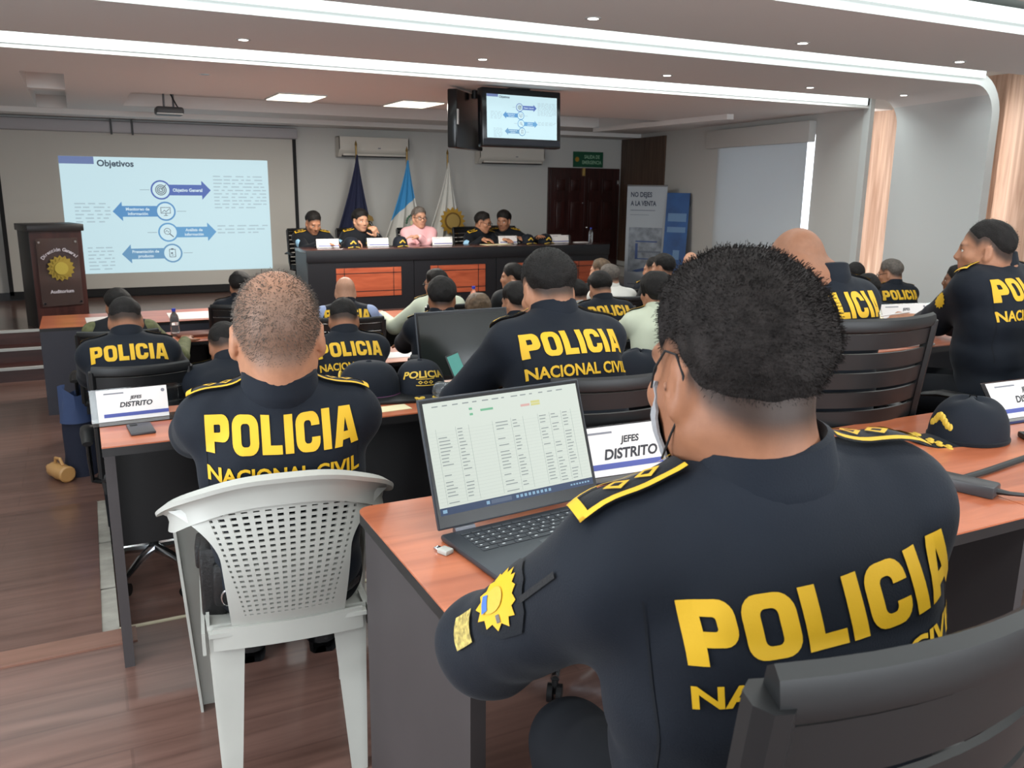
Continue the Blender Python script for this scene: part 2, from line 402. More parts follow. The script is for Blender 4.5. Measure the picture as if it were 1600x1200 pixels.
# lettering of the uniforms: heavy square block capitals as strips of quads, cap height 1
def _arc(cx, cy, r, a0, a1, n=5): return [(cx+r*math.cos(R(a0+(a1-a0)*i/n)), cy+r*math.sin(R(a0+(a1-a0)*i/n))) for i in range(n+1)]
def block_word(word, sw=.3, gap=.1):
    V, F = [], []; x = 0
    def poly(p): n = len(V); V.extend((a+x, b) for a, b in p); F.append(tuple(range(n, n+len(p))))
    def strip(o, i_):
        n = len(V); k = len(o); V.extend((a+x, b) for a, b in o); V.extend((a+x, b) for a, b in i_)
        for q in range(k-1): F.append((n+q, n+q+1, n+k+q+1, n+k+q))
    for ch in word:
        if ch == 'P':
            wd = .82; poly([(0, 0), (sw, 0), (sw, 1), (0, 1)]); r = .24; t = .24; b0 = .31
            strip([(sw, 1)]+_arc(wd-r, 1-r, r, 90, 0)+_arc(wd-r, b0+r, r, 0, -90)+[(sw, b0)],
                  [(sw, 1-t)]+_arc(wd-sw-.05, 1-t-.05, .05, 90, 0)+_arc(wd-sw-.05, b0+t+.05, .05, 0, -90)+[(sw, b0+t)])
        elif ch in 'O':
            wd = .9; r = .3; t = .22; q = .1
            strip(_arc(wd-r, 1-r, r, 90, 0)+_arc(wd-r, r, r, 0, -90)+_arc(r, r, r, 270, 180)+_arc(r, 1-r, r, 180, 90)+[(wd-r, 1)],
                  _arc(wd-sw-q, 1-t-q, q, 90, 0)+_arc(wd-sw-q, t+q, q, 0, -90)+_arc(sw+q, t+q, q, 270, 180)+_arc(sw+q, 1-t-q, q, 180, 90)+[(wd-sw-q, 1-t)])
        elif ch == 'L':
            wd = .7; poly([(0, 0), (sw, 0), (sw, 1), (0, 1)]); poly([(sw, 0), (wd, 0), (wd, .24), (sw, .24)])
        elif ch == 'I':
            wd = sw; poly([(0, 0), (sw, 0), (sw, 1), (0, 1)])
        elif ch == 'C':
            wd = .86; r = .3; t = .22; q = .1
            strip([(wd, .64)]+_arc(wd-r, 1-r, r, 0, 90)+_arc(r, 1-r, r, 90, 180)+_arc(r, r, r, 180, 270)+_arc(wd-r, r, r, 270, 360)+[(wd, .37)],
                  [(wd-sw, .64)]+_arc(wd-sw-q, 1-t-q, q, 0, 90)+_arc(sw+q, 1-t-q, q, 90, 180)+_arc(sw+q, t+q, q, 180, 270)+_arc(wd-sw-q, t+q, q, 270, 360)+[(wd-sw, .37)])
        elif ch == 'A':
            wd = .92; poly([(0, 0), (.29, 0), (.46, .72), (.46, 1), (.25, 1)]); poly([(wd, 0), (wd-.25, 1), (.46, 1), (.46, .72), (wd-.29, 0)])
            poly([(.32, .16), (.6, .16), (.55, .36), (.37, .36)])
        x += wd+gap
    return V, F, x-gap
WORD = block_word('POLICIA')
def decal(name, shape, o, ax, ay, sx, sy, bvh, m, parent, origin, off=.0025, cell=.012, centre=True, arc=0):
    """2-D shape laid on the cloth below it: cut finely, then dropped along -normal on to the surface"""
    V, F = shape[0], shape[1]; ax = Vector(ax).normalized(); ay = Vector(ay).normalized(); nz = ax.cross(ay)
    b = bmesh.new(); wd = max(v[0] for v in V) if V else 1; cx = wd*sx/2 if centre else 0
    vv = [b.verts.new((v[0]*sx-cx, v[1]*sy, 0)) for v in V]
    for f in F:
        try: b.faces.new([vv[i] for i in f])
        except ValueError: pass
    xs = [v.co.x for v in vv]; ys = [v.co.y for v in vv]
    for lo, hi, nn in ((min(xs), max(xs), (1, 0, 0)), (min(ys), max(ys), (0, 1, 0))):
        t = lo+cell
        while t < hi:
            bmesh.ops.bisect_plane(b, geom=b.verts[:]+b.edges[:]+b.faces[:], plane_co=Vector(nn)*t, plane_no=nn, dist=1e-6); t += cell
    o = Vector(o); og = Vector(origin)
    for v in b.verts:
        x, y = v.co.x, v.co.y
        if arc: y = y-arc*x*x
        p = o+ax*x+ay*y; h = bvh.ray_cast(p+nz*.3, -nz, .62)
        if h[0] is None: h = bvh.find_nearest(p); q = h[0]+h[1]*off
        else:
            n_ = h[1] if h[1].dot(nz) > 0 else -h[1]; q = h[0]+(n_*.5+nz*.5)*off
        v.co = q-og
    bmesh.ops.recalc_face_normals(b, faces=b.faces[:])
    me = bpy.data.meshes.new(name); b.to_mesh(me); b.free(); me.materials.append(m)
    me.polygons.foreach_set('use_smooth', [True]*len(me.polygons))
    ob = bpy.data.objects.new(name, me); COL.objects.link(ob); ob.parent = parent; return ob
def rect2(w_, h_): return [(0, 0), (w_, 0), (w_, h_), (0, h_)], [(0, 1, 2, 3)]
def poly2(p):
    x0 = min(a for a, b in p); return [(a-x0, b) for a, b in p], [tuple(range(len(p)))]
HY = [-.14, -.08, -.045, -.012, .012, .03, .045, .062, .085, .12]
HZ = [-.062, -.056, -.03, .022, .026, .010, .03, .05, .068, .074]
SKINS = {'tan': sr(172, 122, 95), 'brown': sr(146, 99, 74), 'fair': sr(192, 144, 118), 'dark': sr(118, 78, 57)}
NAC = None
def two_bone(s_, w_, a, b, pole):
    d = w_-s_; L = np.linalg.norm(d); L2 = min(max(L, abs(a-b)+.02), (a+b)*.985); d = d/L; w2 = s_+d*L2
    x = (a*a-b*b+L2*L2)/(2*L2); hgt = math.sqrt(max(a*a-x*x, 1e-6)); p = pole-d*(pole@d); p = nrm(p)
    return s_+d*x+p*hgt, w2
def hand(F, wr, dirv, palm, side, s, k=.008, curl=.5, spread=1.0):
    """palm, four jointed fingers and a thumb from the palm's side; palm = the way the palm looks; side = +1 right hand"""
    d = nrm(dirv); pn = nrm(palm-d*(palm@d)); lat = np.cross(d, pn)*side      # lat points to the little-finger side
    Rm = np.stack([lat, d, pn], 1)
    F.box(wr+d*.047*s, Rm, (.040*s, .048*s, .015*s), .013*s, .02)
    F.cap(wr-d*.03*s, wr+d*.02*s, .026*s, .028*s, .02)
    for i, (o, ln, rr) in enumerate(((-.030, .072, .0088), (-.0102, .080, .0092), (.0100, .075, .0088), (.029, .060, .0080))):
        p = wr+d*.088*s+lat*o*s; dd = nrm(d+lat*o*3.2*spread); ang = curl*(.55+.1*i)
        for q, fr in enumerate((.44, .31, .25)):
            ang2 = ang*(1+.75*q); v = nrm(dd*math.cos(ang2)+pn*math.sin(ang2)); e = p+v*ln*fr*s
            F.cap(p, e, (rr-.0006*q)*s, (rr-.0006*(q+1))*s, k*.5); p = e
    p = wr+d*.02*s-lat*.03*s; v = nrm(d*.75-lat*.75+pn*.25)
    for q, (ln, rr) in enumerate(((.042, .0125), (.032, .0105), (.026, .009))):
        e = p+v*ln*s; F.cap(p, e, rr*s, (rr-.001)*s, k); p = e; v = nrm(v+d*.45+pn*.3*curl)

def person(name, label, head, face, body, lean=8, pitch=8, roll=0, s=1.0, hs=1.0, floor=0.0, hair='short', hairm=None, skin='tan',
           coat=None, sleeve=None, text=True, hands=None, hand_dir=None, palm=None, curl=.55, vox=.0075, hvox=None, fat=0.0, ep=True, eyes=False, group=None,
           seed=1, strands=0, legs=True, shrug=0, gold_sleeve=False, patches=False, collar=True, trousers=None, beard=0, elbow_out=.6, wrinkle=.0, vest=False, foot=None, neck=.045, nx=0, tw=1, th=1, tz=0, tx=0, cx=0, broll=0, pole=None, hoff=0, arm=1.0):
    coat = coat or M_NAVY; hvox = hvox or vox*.7; rs = np.random.RandomState(seed)
    a = R(body); up = A(0, 0, 1); f = A(math.sin(a), math.cos(a), 0); r = A(math.cos(a), -math.sin(a), 0)
    L = R(lean); ub = up*math.cos(L)+f*math.sin(L); fb = f*math.cos(L)-up*math.sin(L); TR = np.stack([r, fb, ub], 1)
    rb = R(broll); r, ub = r*math.cos(rb)+ub*math.sin(rb), ub*math.cos(rb)-r*math.sin(rb); TR = np.stack([r, fb, ub], 1)
    b = R(face); hf = A(math.sin(b), math.cos(b), 0); hr = A(math.cos(b), -math.sin(b), 0); p_ = R(pitch)
    hf, hu = hf*math.cos(p_)-up*math.sin(p_), up*math.cos(p_)+hf*math.sin(p_)
    q_ = R(roll); hr, hu = hr*math.cos(q_)-hu*math.sin(q_), hu*math.cos(q_)+hr*math.sin(q_)
    HR = np.stack([hr, hf, hu], 1); Hc = A(*head); hp = lambda x, y, z: Hc+hs*(HR@A(x, y, z))
    nd = nrm(ub+hu); N = Hc-hs*.066*hu-hs*.014*hf-s*neck*nd+r*nx; NC = N+r*cx; hip = NC-s*.50*ub
    base = A(hip[0], hip[1], floor); root = thing(name, label, 'person', tuple(base), 0, group)
    tp = lambda x, y, z: hip+s*(TR@A(x, y, z))
    sh = [NC-ub*(.075-shrug)*s+r*i*.168*s for i in (-1, 1)]
    wr, el = [], []
    for i in (0, 1):
        sd = (-1, 1)[i]
        w_ = A(*hands[i]) if hands and hands[i] is not None else N+f*.36*s+r*sd*.10*s-up*.40*s
        e_, w2 = two_bone(sh[i], w_, .285*s, .262*s, A(*pole[i]) if pole and pole[i] else r*sd*elbow_out-up*.75-f*.15); el.append(e_); wr.append(w2)
    # ---- body: head, neck, torso core, arms and hands in one surface
    pts = np.array([Hc, hip, *sh, *el, *wr]); hd = [nrm(wr[i]-el[i]) if not hand_dir or hand_dir[i] is None else nrm(A(*hand_dir[i])) for i in (0, 1)]
    pts = np.concatenate([pts, [wr[i]+hd[i]*.2*s for i in (0, 1)]])
    lo = pts.min(0)-.17*max(s, hs); hi = pts.max(0)+.17*max(s, hs)
    B = Field(lo, hi, vox)
    B.ell(hp(0, -.014, .03), HR, A(.077, .097, .09)*hs, 0)
    B.ell(hp(0, .028, -.04), HR, A(.062, .068, .076)*hs, .03)
    for i in (-1, 1):
        B.cap(hp(i*.05, -.002, -.055), hp(i*.012, .066, -.098), .02*hs, .018*hs, .03)
        B.ell(hp(i*.043, .06, -.022), HR, A(.024, .022, .02)*hs, .02)
    B.cap(hp(-.036, .079, .024), hp(.036, .079, .024), .012*hs, .012*hs, .016)
    if vox < .009 or eyes:
        for i in (-1, 1):
            B.ell(hp(i*.032, .099, .003), HR, A(.017, .015, .011)*hs, .012, 'sub')
            if eyes: B.cap(hp(i*.020, .0865, .0115), hp(i*.043, .079, .0095), .0052*hs, .005*hs, .006); B.cap(hp(i*.022, .0845, -.0075), hp(i*.042, .078, -.006), .004*hs, .004*hs, .006)
        B.cap(hp(0, .084, .012), hp(0, .102, -.026), .0085*hs, .0135*hs, .014)
        for i in (-1, 1): B.ell(hp(i*.013, .096, -.031), HR, A(.009, .011, .008)*hs, .006)
        B.cap(hp(-.018, .09, -.057), hp(.018, .09, -.057), .0065*hs, .0065*hs, .008)
        B.cap(hp(-.015, .088, -.069), hp(.015, .088, -.069), .0075*hs, .0075*hs, .006)
    for i in (-1, 1):      # ears, leaning back and out
        ea = nrm(hr*i*.95-hf*.32); eb = nrm(hu-hf*.18); ec = np.cross(eb, ea); ER = np.stack([ea, ec, eb], 1)
        B.ell(hp(i*.081, -.012, -.008), ER, A(.0085, .017, .031)*hs, .008)
        B.ell(hp(i*.0915, -.008, -.004), ER, A(.008, .010, .021)*hs, .005, 'sub')
        B.cap(hp(i*.077, .0, -.031), hp(i*.079, -.004, -.038), .008*hs, .007*hs, .006)
    B.cap(hp(0, -.026, -.045), N-f*.0*s, .060*hs, .063*max(min(s, hs*1.05), hs*.95), .035)
    B.cap(hp(0, -.05, -.05), N-f*.03*s, .04*hs, .05*s, .03)
    B.ell(tp(0, 0, .30), TR, A(.135, .085, .2)*s, .03); B.ell(tp(0, 0, .08), TR, A(.14, .095, .13)*s, .03)
    B.cap(sh[0], sh[1], .052*s, .052*s, .03)
    for i in (0, 1):
        B.cap(sh[i], el[i], .05*s, .04*s, .02); B.cap(el[i], wr[i], .04*s, .026*s, .02)
        pm = A(*palm[i]) if palm and palm[i] is not None else -up
        hand(B, wr[i]+hd[i]*.012*s, hd[i], pm, (-1, 1)[i], s*1.04, .008, curl)
    vs, fs = B.mesh(); vs = smooth_mesh(vs, fs, 1, .4)
    q = ((vs-Hc)@HR)/hs; base_c = np.array(SKINS[skin][:3]); col = np.ones((len(vs), 4)); col[:, :3] = base_c
    ish = (q[:, 2] > -.15) & (np.abs(q[:, 0]) < .12) & (np.abs(q[:, 1]) < .15)
    def blend(wt, c): col[:, :3] = col[:, :3]*(1-wt[:, None])+np.array(c[:3])*wt[:, None]
    sm = lambda x, a0, b0: np.clip((x-a0)/(b0-a0), 0, 1)**2*(3-2*np.clip((x-a0)/(b0-a0), 0, 1))
    g = q[:, 2]-np.interp(q[:, 1], HY, HZ); notear = 1-((np.abs(q[:, 0]) > .079) & (np.abs(q[:, 2]) < .045)).astype(float)
    hc = {'shaved': sr(104, 88, 78), 'bald': sr(120, 92, 76)}.get(hair, sr(34, 29, 27))
    st = sm(g-hoff*np.clip(-q[:, 1]/.03, 0, 1), -.014, .03)*ish*notear
    if hair == 'bald': st *= .25*(1-sm(q[:, 2], .02, .06))
    if hair == 'shaved':
        crown = np.exp(-((q[:, 0]/.05)**2+((q[:, 1]+.02)/.07)**2))*sm(q[:, 2], .05, .1); st *= .8*(1-.8*crown)
    blend(np.clip(st*.92, 0, 1), hc)
    front = ish & (q[:, 1] > .05)
    blend(front*(np.exp(-(((np.abs(q[:, 0])-.032)/.018)**4+((q[:, 2]-.0265-.002*np.cos(q[:, 0]*60))/.0055)**2)))*.85, sr(32, 26, 24))
    blend(front*np.exp(-((q[:, 0]/.025)**4+((q[:, 2]+.063)/.009)**2))*.55, sr(150, 84, 76))
    if beard: blend(front*sm(-q[:, 2], .045, .06)*beard, sr(70, 56, 50))
    np_obj('body', vs, fs, M_SKIN, root, base, col)
    if eyes:
        for i in (-1, 1):
            e = MB(); c = hp(i*.031, .0755, .0025)-base; e.sphere(tuple(c), .0118*hs, 14); e.mat(1)
            e.sphere(tuple(c+hf*.0070*hs), .0060*hs, 10); e.build('eye', [M_EYEW, M_IRIS], root)
    # ---- hair
    if hair in ('short', 'full', 'long', 'crop'):
        tmax, tmin = {'short': (.016, .001), 'full': (.021, .0015), 'long': (.03, .012), 'crop': (.009, .001)}[hair]
        Hh = Field(Hc-.17*hs, Hc+.17*hs, hvox); Hh.ell(hp(0, -.014, .03), HR, A(.077, .097, .09)*hs, 0); Hh.ell(hp(0, .028, -.04), HR, A(.062, .068, .076)*hs, .03)
        x, y, z = Hh.grid(); x, y, z = x-Hc[0], y-Hc[1], z-Hc[2]
        qy = (x*hf[0]+y*hf[1]+z*hf[2])/hs; qz = (x*hu[0]+y*hu[1]+z*hu[2])/hs
        lowz = np.interp(qy, HY, HZ)-(.03 if hair == 'long' else 0); gg = qz-lowz
        if hair in ('short', 'crop'): gg = gg-(.016+hoff*np.clip(-qy/.03, 0, 1) if hair == 'short' else .03)
        t = np.clip(gg/.085, 0, 1); t = tmin+(tmax-tmin)*t*t*(3-2*t)
        d = Hh.F-t*hs; k = .012; e = -gg*hs*.8; h_ = np.maximum(k-np.abs(d-e), 0)/k; Hh.F = (np.maximum(d, e)+h_*h_*k*.25).astype(np.float32)
        Hh.wrinkle(.0022*hs, 120, seed); hv, hfaces = Hh.mesh(); np_obj('hair', hv, hfaces, hairm or M_HAIR, root, base)
    if strands:
        # short separate hairs that break up the outline
        src_v, src_f = (hv, hfaces) if hair in ('short', 'full', 'crop', 'long') else (vs, fs)
        tri = src_v[src_f[:, :3]]; nn = np.cross(tri[:, 1]-tri[:, 0], tri[:, 2]-tri[:, 0]); nn /= np.maximum(np.linalg.norm(nn, axis=1), 1e-9)[:, None]
        ce = src_v[src_f].mean(1); qq = ((ce-Hc)@HR)/hs; gg = qq[:, 2]-np.interp(qq[:, 1], HY, HZ)
        rad = np.sqrt((qq[:, 0]/.077)**2+((qq[:, 1]+.014)/.097)**2+((qq[:, 2]-.03)/.09)**2)
        okf = np.where((gg > .012) & (rad > .93) & (np.abs(qq[:, 0]) < .11) & (np.abs(qq[:, 1]) < .14) & ~((np.abs(qq[:, 0]) > .081) & (np.abs(qq[:, 2]) < .045)))[0]
        if len(okf):
            wgt = np.ones(len(okf))
            if hair == 'shaved': wgt = 1-.75*np.exp(-((qq[okf, 0]/.055)**2+((qq[okf, 1]-.0)/.08)**2))*(qq[okf, 2] > .06)
            pk = rs.choice(okf, strands, p=wgt/wgt.sum()); n_ = nn[pk]; out = ce[pk]-hp(0, -.014, .02); n_ *= np.sign((n_*out).sum(1))[:, None]
            bs = ce[pk]+rs.normal(size=(strands, 3))*vox*.5; ln = (np.clip(.25+gg[pk]/.1, .25, 1)*(.0026 if hair != 'shaved' else .006)*(.6+.8*rs.rand(strands)))[:, None]*hs
            comb = -hf*.3+hu*(-.4); dv = n_*.55+comb*.8+rs.normal(size=(strands, 3))*.28; dv /= np.linalg.norm(dv, axis=1)[:, None]
            sd = np.cross(dv, n_+rs.normal(size=(strands, 3))*.3); sd /= np.maximum(np.linalg.norm(sd, axis=1), 1e-6)[:, None]; wv = .0004*hs
            P = np.stack([bs-n_*.003-sd*wv, bs-n_*.003+sd*wv, bs+dv*ln*.6+sd*wv*.7, bs+dv*ln-n_*ln*.15], 1).reshape(-1, 3)
            np_obj('hair' if hair in ('shaved', 'bald') else 'hair_ends', P, np.arange(strands*4).reshape(-1, 4), (M_HAIRG if hair == 'shaved' else hairm or M_HAIR), root, base)
    # ---- jacket
    J = Field(lo-.05, hi+.05, vox)
    J.ell(tp(0, -.005, .03), TR, A(.178+fat, .138+fat, .13)*s, 0)
    J.ell(tp(0, .012+fat*.3, .17), TR, A(.17+fat, .128+fat, .17)*s, .05)
    J.ell(tp(0, .0, .335), TR, A(.182+fat*.7, .122+fat*.6, .175)*s, .05)
    J.cap(sh[0]*.97+sh[1]*.03, sh[1]*.97+sh[0]*.03, .064*s, .064*s, .05)
    J.cap(tp(-.09, -.045, .36), tp(.09, -.045, .36), .082*s, .082*s, .05)
    J.cap(tp(-.1, -.038, .27), tp(.1, -.038, .27), .085*s, .085*s, .05); J.cap(tp(-.09, -.04, .15), tp(.09, -.04, .15), .085*s, .085*s, .05)
    for i in (-1, 1): J.cap(N+r*i*.03*s-ub*.02*s, NC+r*i*.13*s-ub*.055*s, .052*s, .054*s, .05)
    J.cap(N-ub*.05*s, N-nd*.014*s, .087*s, .076*max(s, hs*.9), .03)
    jm = J
    if sleeve:            # sleeves of another cloth: a shirt under a vest
        jm = Field(lo-.05, hi+.05, vox); jm.cap(sh[0], sh[1], .07*s, .07*s, .05)
    for i in (0, 1):
        e2 = el[i]; jm.cap(sh[i], e2, .067*s*arm, .060*s*arm, .035); jm.cap(e2, wr[i]-hd[i]*.0, .062*s*arm, .043*s, .025)
    J.cap(N+nd*.045*s, N+nd*.2*s, .05*s, .085*s, .012, 'sub')
    if wrinkle: J.wrinkle(wrinkle*1.5, 24, seed, 1.8); J.wrinkle(wrinkle*.75, 58, seed+1, 1.4)
    jv, jf = J.mesh(); jv = smooth_mesh(jv, jf, 1, .5); np_obj('vest' if sleeve else 'jacket', jv, jf, coat, root, base)
    bj = bvh_of(jv, jf)
    if sleeve:
        if wrinkle: jm.wrinkle(wrinkle*1.7, 24, seed)
        sv, sf = jm.mesh(); np_obj('shirt', sv, sf, sleeve, root, base); bs_ = bvh_of(sv, sf)
    else: bs_ = bj
    if collar:
        c = MB(); cd = nrm(ub+nd*.8); T = frame_T(N+cd*.014*s-fb*.004*s, r, np.cross(cd, r)); rr = .067*max(min(s, hs*1.08), hs*.95)+.002
        prof = [(rr+.002, -.04), (rr+.010, -.012), (rr+.009, .0), (rr+.004, .034*s), (rr-.002, .038*s), (rr-.006, .03*s), (rr-.008, -.04)]
        c.lathe([(x, z) for x, z in prof], 32, T=T, cap=False); c.v = [tuple(Vector(v)-Vector(base)) for v in c.v]; c.build('collar', coat, root)
    # ---- trousers and boots
    if legs:
        tm = trousers or M_TROUS; kn = [hip+f*.42*s+r*i*.11*s+up*.0 for i in (-1, 1)]
        for i in (0, 1): kn[i] = A(kn[i][0], kn[i][1], max(floor+.49*s, min(hip[2]+.02, floor+.55*s)))
        an = [A(kn[i][0], kn[i][1], floor+.10)+f*(foot or -.02) for i in (0, 1)]
        pt = np.array([hip, *kn, *an]); T_ = Field(pt.min(0)-.25, pt.max(0)+.25, max(vox*1.4, .010))
        T_.ell(hip-up*.01*s, np.stack([r, f, up], 1), A(.17+fat, .13+fat, .11)*s, 0)
        for i in (0, 1):
            T_.cap(hip+r*(-1, 1)[i]*.085*s-up*.01, kn[i], .092*s, .068*s, .04); T_.cap(kn[i], an[i], .066*s, .055*s, .03)
        tv, tf = T_.mesh(); np_obj('trousers', tv, tf, tm, root, base)
        for i in (0, 1):
            bo = MB(); c = an[i]-base; h0 = Vector((c[0], c[1], 0)); fv = Vector(f); rv = Vector(r)
            Tm = frame_T(h0, rv, fv)
            bo.sheet(lambda u, v: ((.046*math.cos(v)*(1-.12*u))*1.0, -.06+.27*u*(1 if False else 1)+.0*v, max(0.0, .055+(.05*(1-u)**1.5+.005)*math.sin(v)+(-.02 if math.sin(v) < 0 else .012*(1-u)))), [0, .15, .4, .65, .85, .96, 1.0], [2*math.pi*j/14 for j in range(15)], T=Tm)
            bo.cyl(tuple(h0+Vector((0, 0, .03))), tuple(h0+Vector((0, 0, .2))), .052, .056, 16)
            bo.build('boot', M_LEATHER, root)
    # ---- lettering, shoulder straps, patches
    global NAC
    if text:
        if NAC is None: NAC = text2d('NACIONAL CIVIL', .028)
        o = tp(0, -.16, .362); ax, ay = r, ub
        cl = .012 if vox < .007 else .02
        h1 = .086*s*th; w1 = .335*s*tw; o = tp(tx, -.16, .362+tz+.086*(1-th)*.6)
        decal('back_lettering', WORD, o, ax, ay, w1/WORD[2], h1, bj, M_YEL, root, base, cell=cl)
        decal('back_lettering', NAC, tp(tx, -.16, .362+tz+.086*(1-th)*.6-.07*th), ax, ay, w1/NAC[2], .037*s*th, bj, M_YEL, root, base, cell=cl)
    if wrinkle:
        for sd in (-1, 1):
            decal('seam', rect2(.0022, .30), tp(sd*.168, -.16, .14), r, ub, 1, 1, bj, M_NAVYD, root, base, off=.0012, cell=.015)
    if ep:
        for i in (0, 1):
            sd = (-1, 1)[i]; o = (N*.35+NC*.65)+r*sd*.128*s-ub*.02*s+fb*.012*s; ax = nrm(r*sd-ub*.38*1); ay = np.cross(ub, ax); ay = nrm(ay)
            if np.cross(ax, ay)@up < 0: ay = -ay
            o2 = o-ax*.06*s-ay*.026*s
            decal('shoulder_strap', rect2(1, 1), o2, ax, ay, .125*s, .052*s, bj, M_NAVYD, root, base, off=.008, centre=False)
            g2 = MB()
            V, F_ = [], []
            for x0, x1, y0, y1 in ((0, 1, 0, .13), (0, 1, .87, 1), (.9, 1, 0, 1)):
                n0 = len(V); V += [(x0, y0), (x1, y0), (x1, y1), (x0, y1)]; F_.append((n0, n0+1, n0+2, n0+3))
            for cx in (.3, .58):
                n0 = len(V); V += [(cx-.12, .5), (cx, .25), (cx+.12, .5), (cx, .75), (cx-.06, .5), (cx, .38), (cx+.06, .5), (cx, .62)]
                F_ += [(n0+q, n0+(q+1) % 4, n0+4+(q+1) % 4, n0+4+q) for q in range(4)]
            decal('gold_braid', (V, F_), o2, ax, ay, .125*s, .052*s, bj, M_YEL, root, base, off=.0105, centre=False)
    if patches:
        # name tapes on the chest, badge on one sleeve, pale flag patch on the other
        for sd in (-1, 1):
            decal('name_tape', rect2(1, 1), tp(sd*.085, .16, .36), -r, ub, .085*s, .022*s, bj, M_GOLD, root, base, off=.003)
        decal('chest_badge', poly2(sun_poly(.02*s, 8)), tp(.1, .16, .27), -r, ub, 1, 1, bj, M_GOLD, root, base, off=.003)
        for i, m_, pol in ((0, M_YEL, sun_poly(.034*s, 12)), (1, M_SKYP, [(-.034*s, -.04*s), (.034*s, -.04*s), (.034*s, .03*s), (0, .045*s), (-.034*s, .03*s)])):
            c = (sh[i]*.6+el[i]*.4); n_ = nrm(r*(-1, 1)[i]*.8+f*.6); ay = nrm(up-n_*(up@n_)); ax = np.cross(ay, n_)
            decal('sleeve_patch', poly2(pol), c+n_*.0, ax, ay, 1, 1, bs_, m_, root, base, off=.004, cell=.02)
    return dict(root=root, base=base, hp=hp, tp=tp, N=N, r=r, f=f, ub=ub, fb=fb, hr=hr, hf=hf, hu=hu, sh=sh, el=el, wr=wr, hip=hip, bj=bj, bs=bs_, s=s, hs=hs, hd=hd, body=(vs, fs))
M_SKYP = mat('sky_blue_patch', (150, 196, 226), .7)
def on_person(p, mb, name, m):
    """part modelled in world coordinates, handed to its person"""
    b_ = Vector(p['base']); mb.v = [tuple(Vector(v)-b_) for v in mb.v]; return mb.build(name, m, p['root'])
def glasses(p, m=None):
    g = MB(); hp = p['hp']; hs = p['hs']
    for i in (-1, 1):
        c = hp(i*.032, .101, .002); path = [c+p['hr']*.021*hs*math.cos(t)+p['hu']*.016*hs*math.sin(t) for t in np.linspace(0, 2*math.pi, 13)[:-1]]
        g.tube([tuple(q) for q in path], .0022*hs, 6, True); g.tube([tuple(hp(i*.054, .097, .006)), tuple(hp(i*.08, .0, .01))], .0022*hs, 6)
    g.tube([tuple(hp(-.011, .103, .004)), tuple(hp(.011, .103, .004))], .0022*hs, 6)
    on_person(p, g, 'glasses', m or M_BLACKP)
# ------------------------------------------------------------------ the room
ZL = -.42                               # lower floor; rear platform and stage are at 0
def slab(name, m, *b): mb = MB(); mb.box(*b); return struct(mb.build(name, m, ang=30))
def quadslab(name, m, pts, z0, z1): mb = MB(); mb.prism(pts, z0, z1); return struct(mb.build(name, m, ang=30))
slab('platform', M_FLOOR, 0.0, 7.9, -3.6, 2.99, ZL-.1, 0)
slab('platform_aisle', M_FLOOR, -2.2, 0.0, -3.6, 2.98, ZL-.1, 0)
slab('floor', M_FLOOR, 0.0, 9.0, 2.99, 12.8, ZL-.1, ZL)
mb = MB()                               # aisle ramp down from the platform
mb.add([(-2.2, 2.98, 0), (-.055, 2.98, 0), (-.055, 5.6, ZL), (-2.2, 5.6, ZL), (-2.2, 2.98, ZL-.1), (-.055, 2.98, ZL-.1), (-.055, 5.6, ZL-.1), (-2.2, 5.6, ZL-.1)],
       [(0, 1, 2, 3), (4, 7, 6, 5), (0, 4, 5, 1), (1, 5, 6, 2), (2, 6, 7, 3), (3, 7, 4, 0)]); struct(mb.build('ramp', M_FLOOR, ang=30))
slab('floor_aisle', M_FLOOR, -2.2, 0, 5.6, 12.8, ZL-.1, ZL)
mb = MB()                               # strip of bare concrete along the edge of the ramp, a board scrap left on it
for y0, y1 in ((2.985, 3.55), (3.57, 4.4), (4.42, 5.6)):
    z = lambda y: (y-2.98)/(5.6-2.98)*ZL
    mb.add([(-.055, y0, z(y0)-.004), (0, y0, z(y0)-.004), (0, y1, z(y1)-.004), (-.055, y1, z(y1)-.004), (-.055, y0, ZL-.1), (0, y0, ZL-.1), (0, y1, ZL-.1), (-.055, y1, ZL-.1)],
           [(0, 1, 2, 3), (4, 7, 6, 5), (0, 4, 5, 1), (1, 5, 6, 2), (2, 6, 7, 3), (3, 7, 4, 0)])
struct(mb.build('trim_1', M_CONC, ang=30))
slab('trim_2', mat('pale_nosing', (196, 186, 160), .5), 0.0, 1.4, 2.982, 2.999, -.012, .004)
slab('trim_3', wood('threshold_strip', (112, 78, 64), (136, 98, 84), .35, (1, 9, 9)), -2.2, .05, 2.88, 2.985, 0, .006)
slab('trim_4', M_CONC, .36, .9, 2.76, 2.97, 0, .002)
# stage and its three steps
slab('stage', M_STAGEF, .0, 8.9, 10.08, 12.8, ZL, 0)
slab('stage_left', M_STAGEF, -2.2, .0, 10.08, 12.8, ZL, 0)
M_RISER = wood('riser_board', (58, 32, 30), (78, 46, 42), .4, (.8, 8, 8))
slab('stage_step_upper', M_RISER, -2.2, -.42, 9.78, 10.08, ZL, -.14)
slab('stage_step_lower', M_RISER, -2.2, -.42, 9.48, 9.78, ZL, -.28)
slab('stage_riser', M_RISER, -2.2, 8.8, 10.06, 10.085, ZL, -.03)
for i, (y, z) in enumerate(((10.06, 0), (9.765, -.14), (9.465, -.28))):
    slab('trim_%d' % (5+i), M_BAND, -2.2, -.42, y, y+.03, z-.022, z+.004)
slab('trim_8', M_RISER, -.42, 8.8, 10.05, 10.085, -.03, .003)
